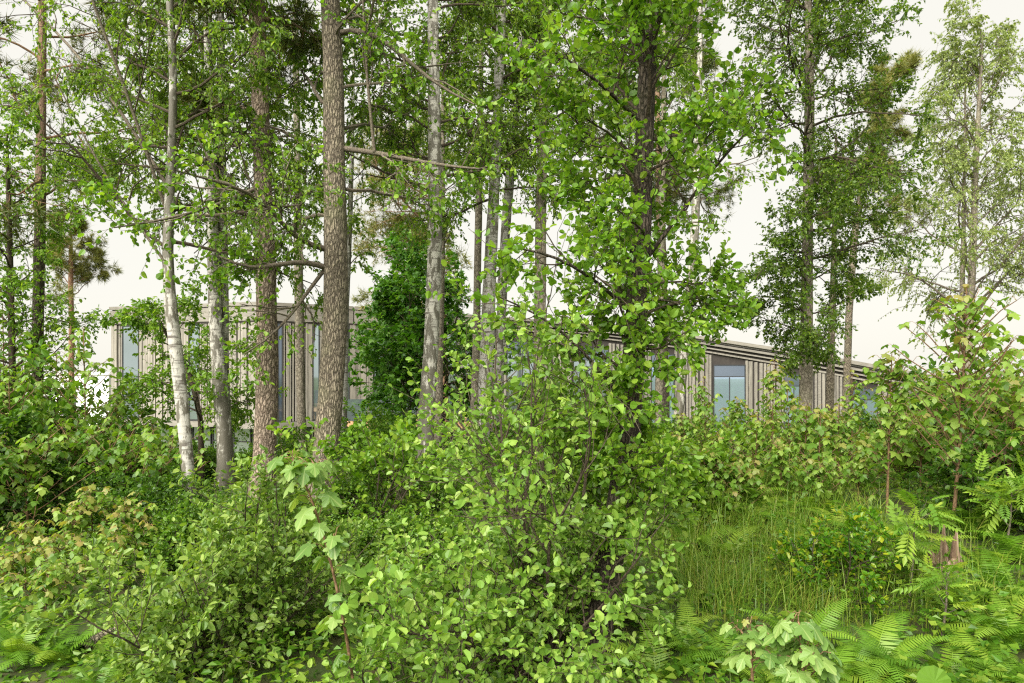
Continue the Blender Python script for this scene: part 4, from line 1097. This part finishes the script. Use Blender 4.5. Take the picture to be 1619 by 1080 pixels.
def build_roundleaf():
    base = foot(1482, 3.35)
    root = thing('broad_leaf_plant', 'plant with one big round ribbed leaf in front of the rowans', 'plant', base)
    n = 22; V = [(0, 0, -.03)]; Fc = []
    for ring, rr in enumerate((.5, 1.0)):
        for k in range(n):
            a = 2 * math.pi * k / n; r = rr * (.5 if math.cos(a) > -.8 else .38)
            V.append((r * math.sin(a), r * math.cos(a), .09 * rr * math.cos(a * 11) * .5 - .10 * rr * rr * abs(math.sin(a)) + .03 * rr))
    for k in range(n):
        j = (k + 1) % n
        Fc.append([0, 1 + k, 1 + j, 1 + j]); Fc.append([1 + k, 1 + n + k, 1 + n + j, 1 + j])
    tri = [[f[0], f[1], f[2]] for f in Fc[::2]]; quad = Fc[1::2]
    me = make_mesh('blade', np.array(V), [tri, quad], M['syc'], False)
    for k, (px, py, s, dY, tilt) in enumerate([(1478, 1078, .15, 0, .9), (1520, 1100, .11, .05, .5), (1440, 1110, .1, -.05, .4)]):
        p = at(px, py, 3.3 + dY)
        o = obj('leaf', me, root); o.location = p - base; o.scale = (s, s, s); o.rotation_euler = (tilt, 0.05, .4 * (k - 1))
        b = Buf(); q = np.array([[base + [.02 * k, 0, 0], (base + p) / 2 + [.02, .03, 0], p + [0, .01, -.02]]]); tubes(b, q, np.array([[.006, .005, .004]]), 5)
        obj('stalk', b.mesh('stalk', M['stem_red'], base), root)
build_roundleaf()

# ------------------------------------------------------------------ ferns
fr_meshes = []
for k, bend in enumerate((70, 95, 115, 85)):
    v, f = frond_shape(bend, 200 + k)
    fr_meshes.append(make_mesh('frond', v, f, M['fern']))
def make_fern(label, group, px, Y, ln, n, rs):
    base = foot(px, Y)
    root = thing('fern', label, 'fern', base, group)
    a0 = rs.rand() * 6
    for k in range(n):
        o = bpy.data.objects.new('frond', fr_meshes[rs.randint(4)]); COL.objects.link(o); o.parent = root
        s = ln * (.7 + .5 * rs.rand()); a = a0 + k * 6.283 / n + rs.normal() * .25
        o.rotation_euler = (-(.10 + .45 * rs.rand()), rs.normal() * .15, a)
        o.scale = (s * 1.05, s, s); o.location = (rs.normal() * .02, rs.normal() * .02, -.02)
rsF = np.random.RandomState(77)
for px, Y, ln in [(1070, 5.2, .55), (1100, 4.9, .5), (1045, 4.7, .5), (1340, 4.7, .62), (1385, 4.9, .6), (1310, 4.6, .5), (1420, 4.7, .5), (1270, 5.0, .5), (1360, 4.45, .5), (1230, 4.5, .45), (1160, 4.7, .45),
                  (1440, 6.6, .6), (1410, 6.9, .6), (1540, 6.9, .65), (1560, 6.3, .6), (1525, 7.2, .6), (1080, 8.6, .7), (1260, 7.4, .5), (1200, 6.4, .45), (1290, 8.0, .55), (1060, 6.6, .5), (1210, 9.0, .7), (1120, 6.0, .45), (1120, 8.2, .75), (1160, 8.4, .8), (1185, 8.0, .7), (1100, 7.3, .6), (1145, 7.0, .55), (1230, 8.2, .6), (1340, 7.4, .55), (1375, 7.1, .5),
                  (1560, 5.3, .55), (1600, 5.0, .55), (1540, 4.9, .5), (1590, 5.8, .55), (1615, 5.5, .55), (1575, 4.6, .5), (1510, 4.6, .45), (1610, 4.5, .5), (1530, 5.7, .5), (1620, 6.3, .6)]:
    w_ = ('beside the rotten stump' if 1395 < px < 1570 and 6 < Y < 7.5 else 'in the tall grass' if px < 1300 and Y > 5.8 else 'around the short sycamore saplings' if px < 1300 else
          'before the beech bush' if px < 1430 and Y < 5.5 else 'behind the beech bush' if px < 1430 else 'in the dark bank right of the rowans')
    make_fern('feathery green fern ' + w_, 'ferns ' + w_, px, Y, ln, 9, rsF)
for px, Y, ln in [(30, 5.4, .5), (85, 5.2, .5), (130, 5.2, .45), (200, 5.0, .45), (5, 5.8, .5), (605, 4.05, .5), (560, 4.2, .45), (645, 4.1, .45), (660, 5.4, .5), (640, 5.9, .5), (700, 6.2, .5), (20, 5.2, .5), (60, 5.2, .4), (690, 8.0, .5), (665, 9.4, .55), (730, 7.4, .5), (620, 7.0, .5), (560, 6.4, .5), (160, 4.7, .45), (720, 5.4, .45), (600, 5.0, .45), (1010, 5.6, .45), (450, 6.2, .5), (300, 6.2, .5)]:
    w_ = ('under the low sycamore clump' if px < 250 else 'below the sallow bush' if px < 470 else 'between the slender sycamore sapling and the alder shoots' if Y < 5 else 'on the mossy ground before the mottled birch')
    make_fern('pale feathery fern ' + w_, 'ferns ' + w_, px, Y, ln, 8, rsF)

# ------------------------------------------------------------------ grass and low herbs
def build_grass():
    rs = np.random.RandomState(88)
    # clumped blades in the clearing
    n = 17000
    cx = np.concatenate([rs.uniform(1.5, 3.9, 300), rs.uniform(-2.0, 6.0, 160)]); cy = np.concatenate([rs.uniform(5.4, 10.2, 300), rs.uniform(4.2, 11, 160)])
    i = rs.randint(len(cx), size=n)
    x = cx[i] + rs.normal(size=n) * .10; y = cy[i] + rs.normal(size=n) * .12
    h = (.14 + .42 * rs.rand(n) ** 1.4) * np.where((x > 1.4) & (x < 4.6) & (y > 5.2), 1.15, .6)
    a = rs.rand(n) * 6.283; lean = .15 + 1.6 * rs.rand(n) ** 1.4
    d = np.stack([np.cos(a), np.sin(a), 0 * a], 1); s = np.stack([-np.sin(a), np.cos(a), 0 * a], 1) * (.0018 + .0022 * rs.rand(n))[:, None]
    P = np.stack([x, y, ground(x, y) - .02], 1)
    ring = []
    for t, w in ((0, 1.0), (.5, .8), (1.0, .12)):
        c = P + np.array([0, 0, 1.0]) * (h * t * (1 - .25 * lean * t))[:, None] + d * (h * lean * t * t)[:, None]
        ring += [c - s * w, c + s * w]
    V = np.stack(ring, 1).reshape(-1, 3); o = (np.arange(n) * 6)[:, None, None]
    f = (np.array([[0, 1, 3, 2], [2, 3, 5, 4]])[None] + o).reshape(-1, 4)
    obj('grass', make_mesh('grass', V, [f], M['grass'], False, np.repeat(rs.rand(n), 2)), label='tall thin grass with dry stalks in the clearing', cat='grass', kind='stuff')
build_grass()

def build_herbs():
    rs = np.random.RandomState(89)
    n = 76000
    y = 3.2 + 13 * rs.rand(n) ** 1.25; x = (rs.rand(n) - .5) * 2 * (2.2 + y * .85)
    patch = np.sin(x * 1.7 + 1) * np.sin(y * 1.3 + .4 * x) + .6 * np.sin(x * 4.1 - y * 2.3)
    hgt = np.clip(.16 + .14 * patch + .12 * rs.rand(n), .015, .5)
    ok = rs.rand(n) < np.clip(.75 + .4 * patch, .35, 1)
    x, y, hgt = x[ok], y[ok], hgt[ok]; n = len(x)
    P = np.stack([x, y, ground(x, y) + hgt * rs.rand(n)], 1)
    a = rs.rand(n) * 6.283
    D = norm(np.stack([np.cos(a), np.sin(a), -.1 + .5 * rs.rand(n)], 1)); N = norm(np.array([0, 0, 1.0]) + rs.normal(size=(n, 3)) * .45)
    S = .035 + .05 * rs.rand(n)
    lv = Buf(); add_leaves(lv, P, D, N, S, 'birch', rs)
    obj('ground_cover', lv.mesh('ground_cover', M['herb'], (0, 0, 0)), label='low green herbs covering the forest floor', cat='ground cover', kind='stuff')
build_herbs()
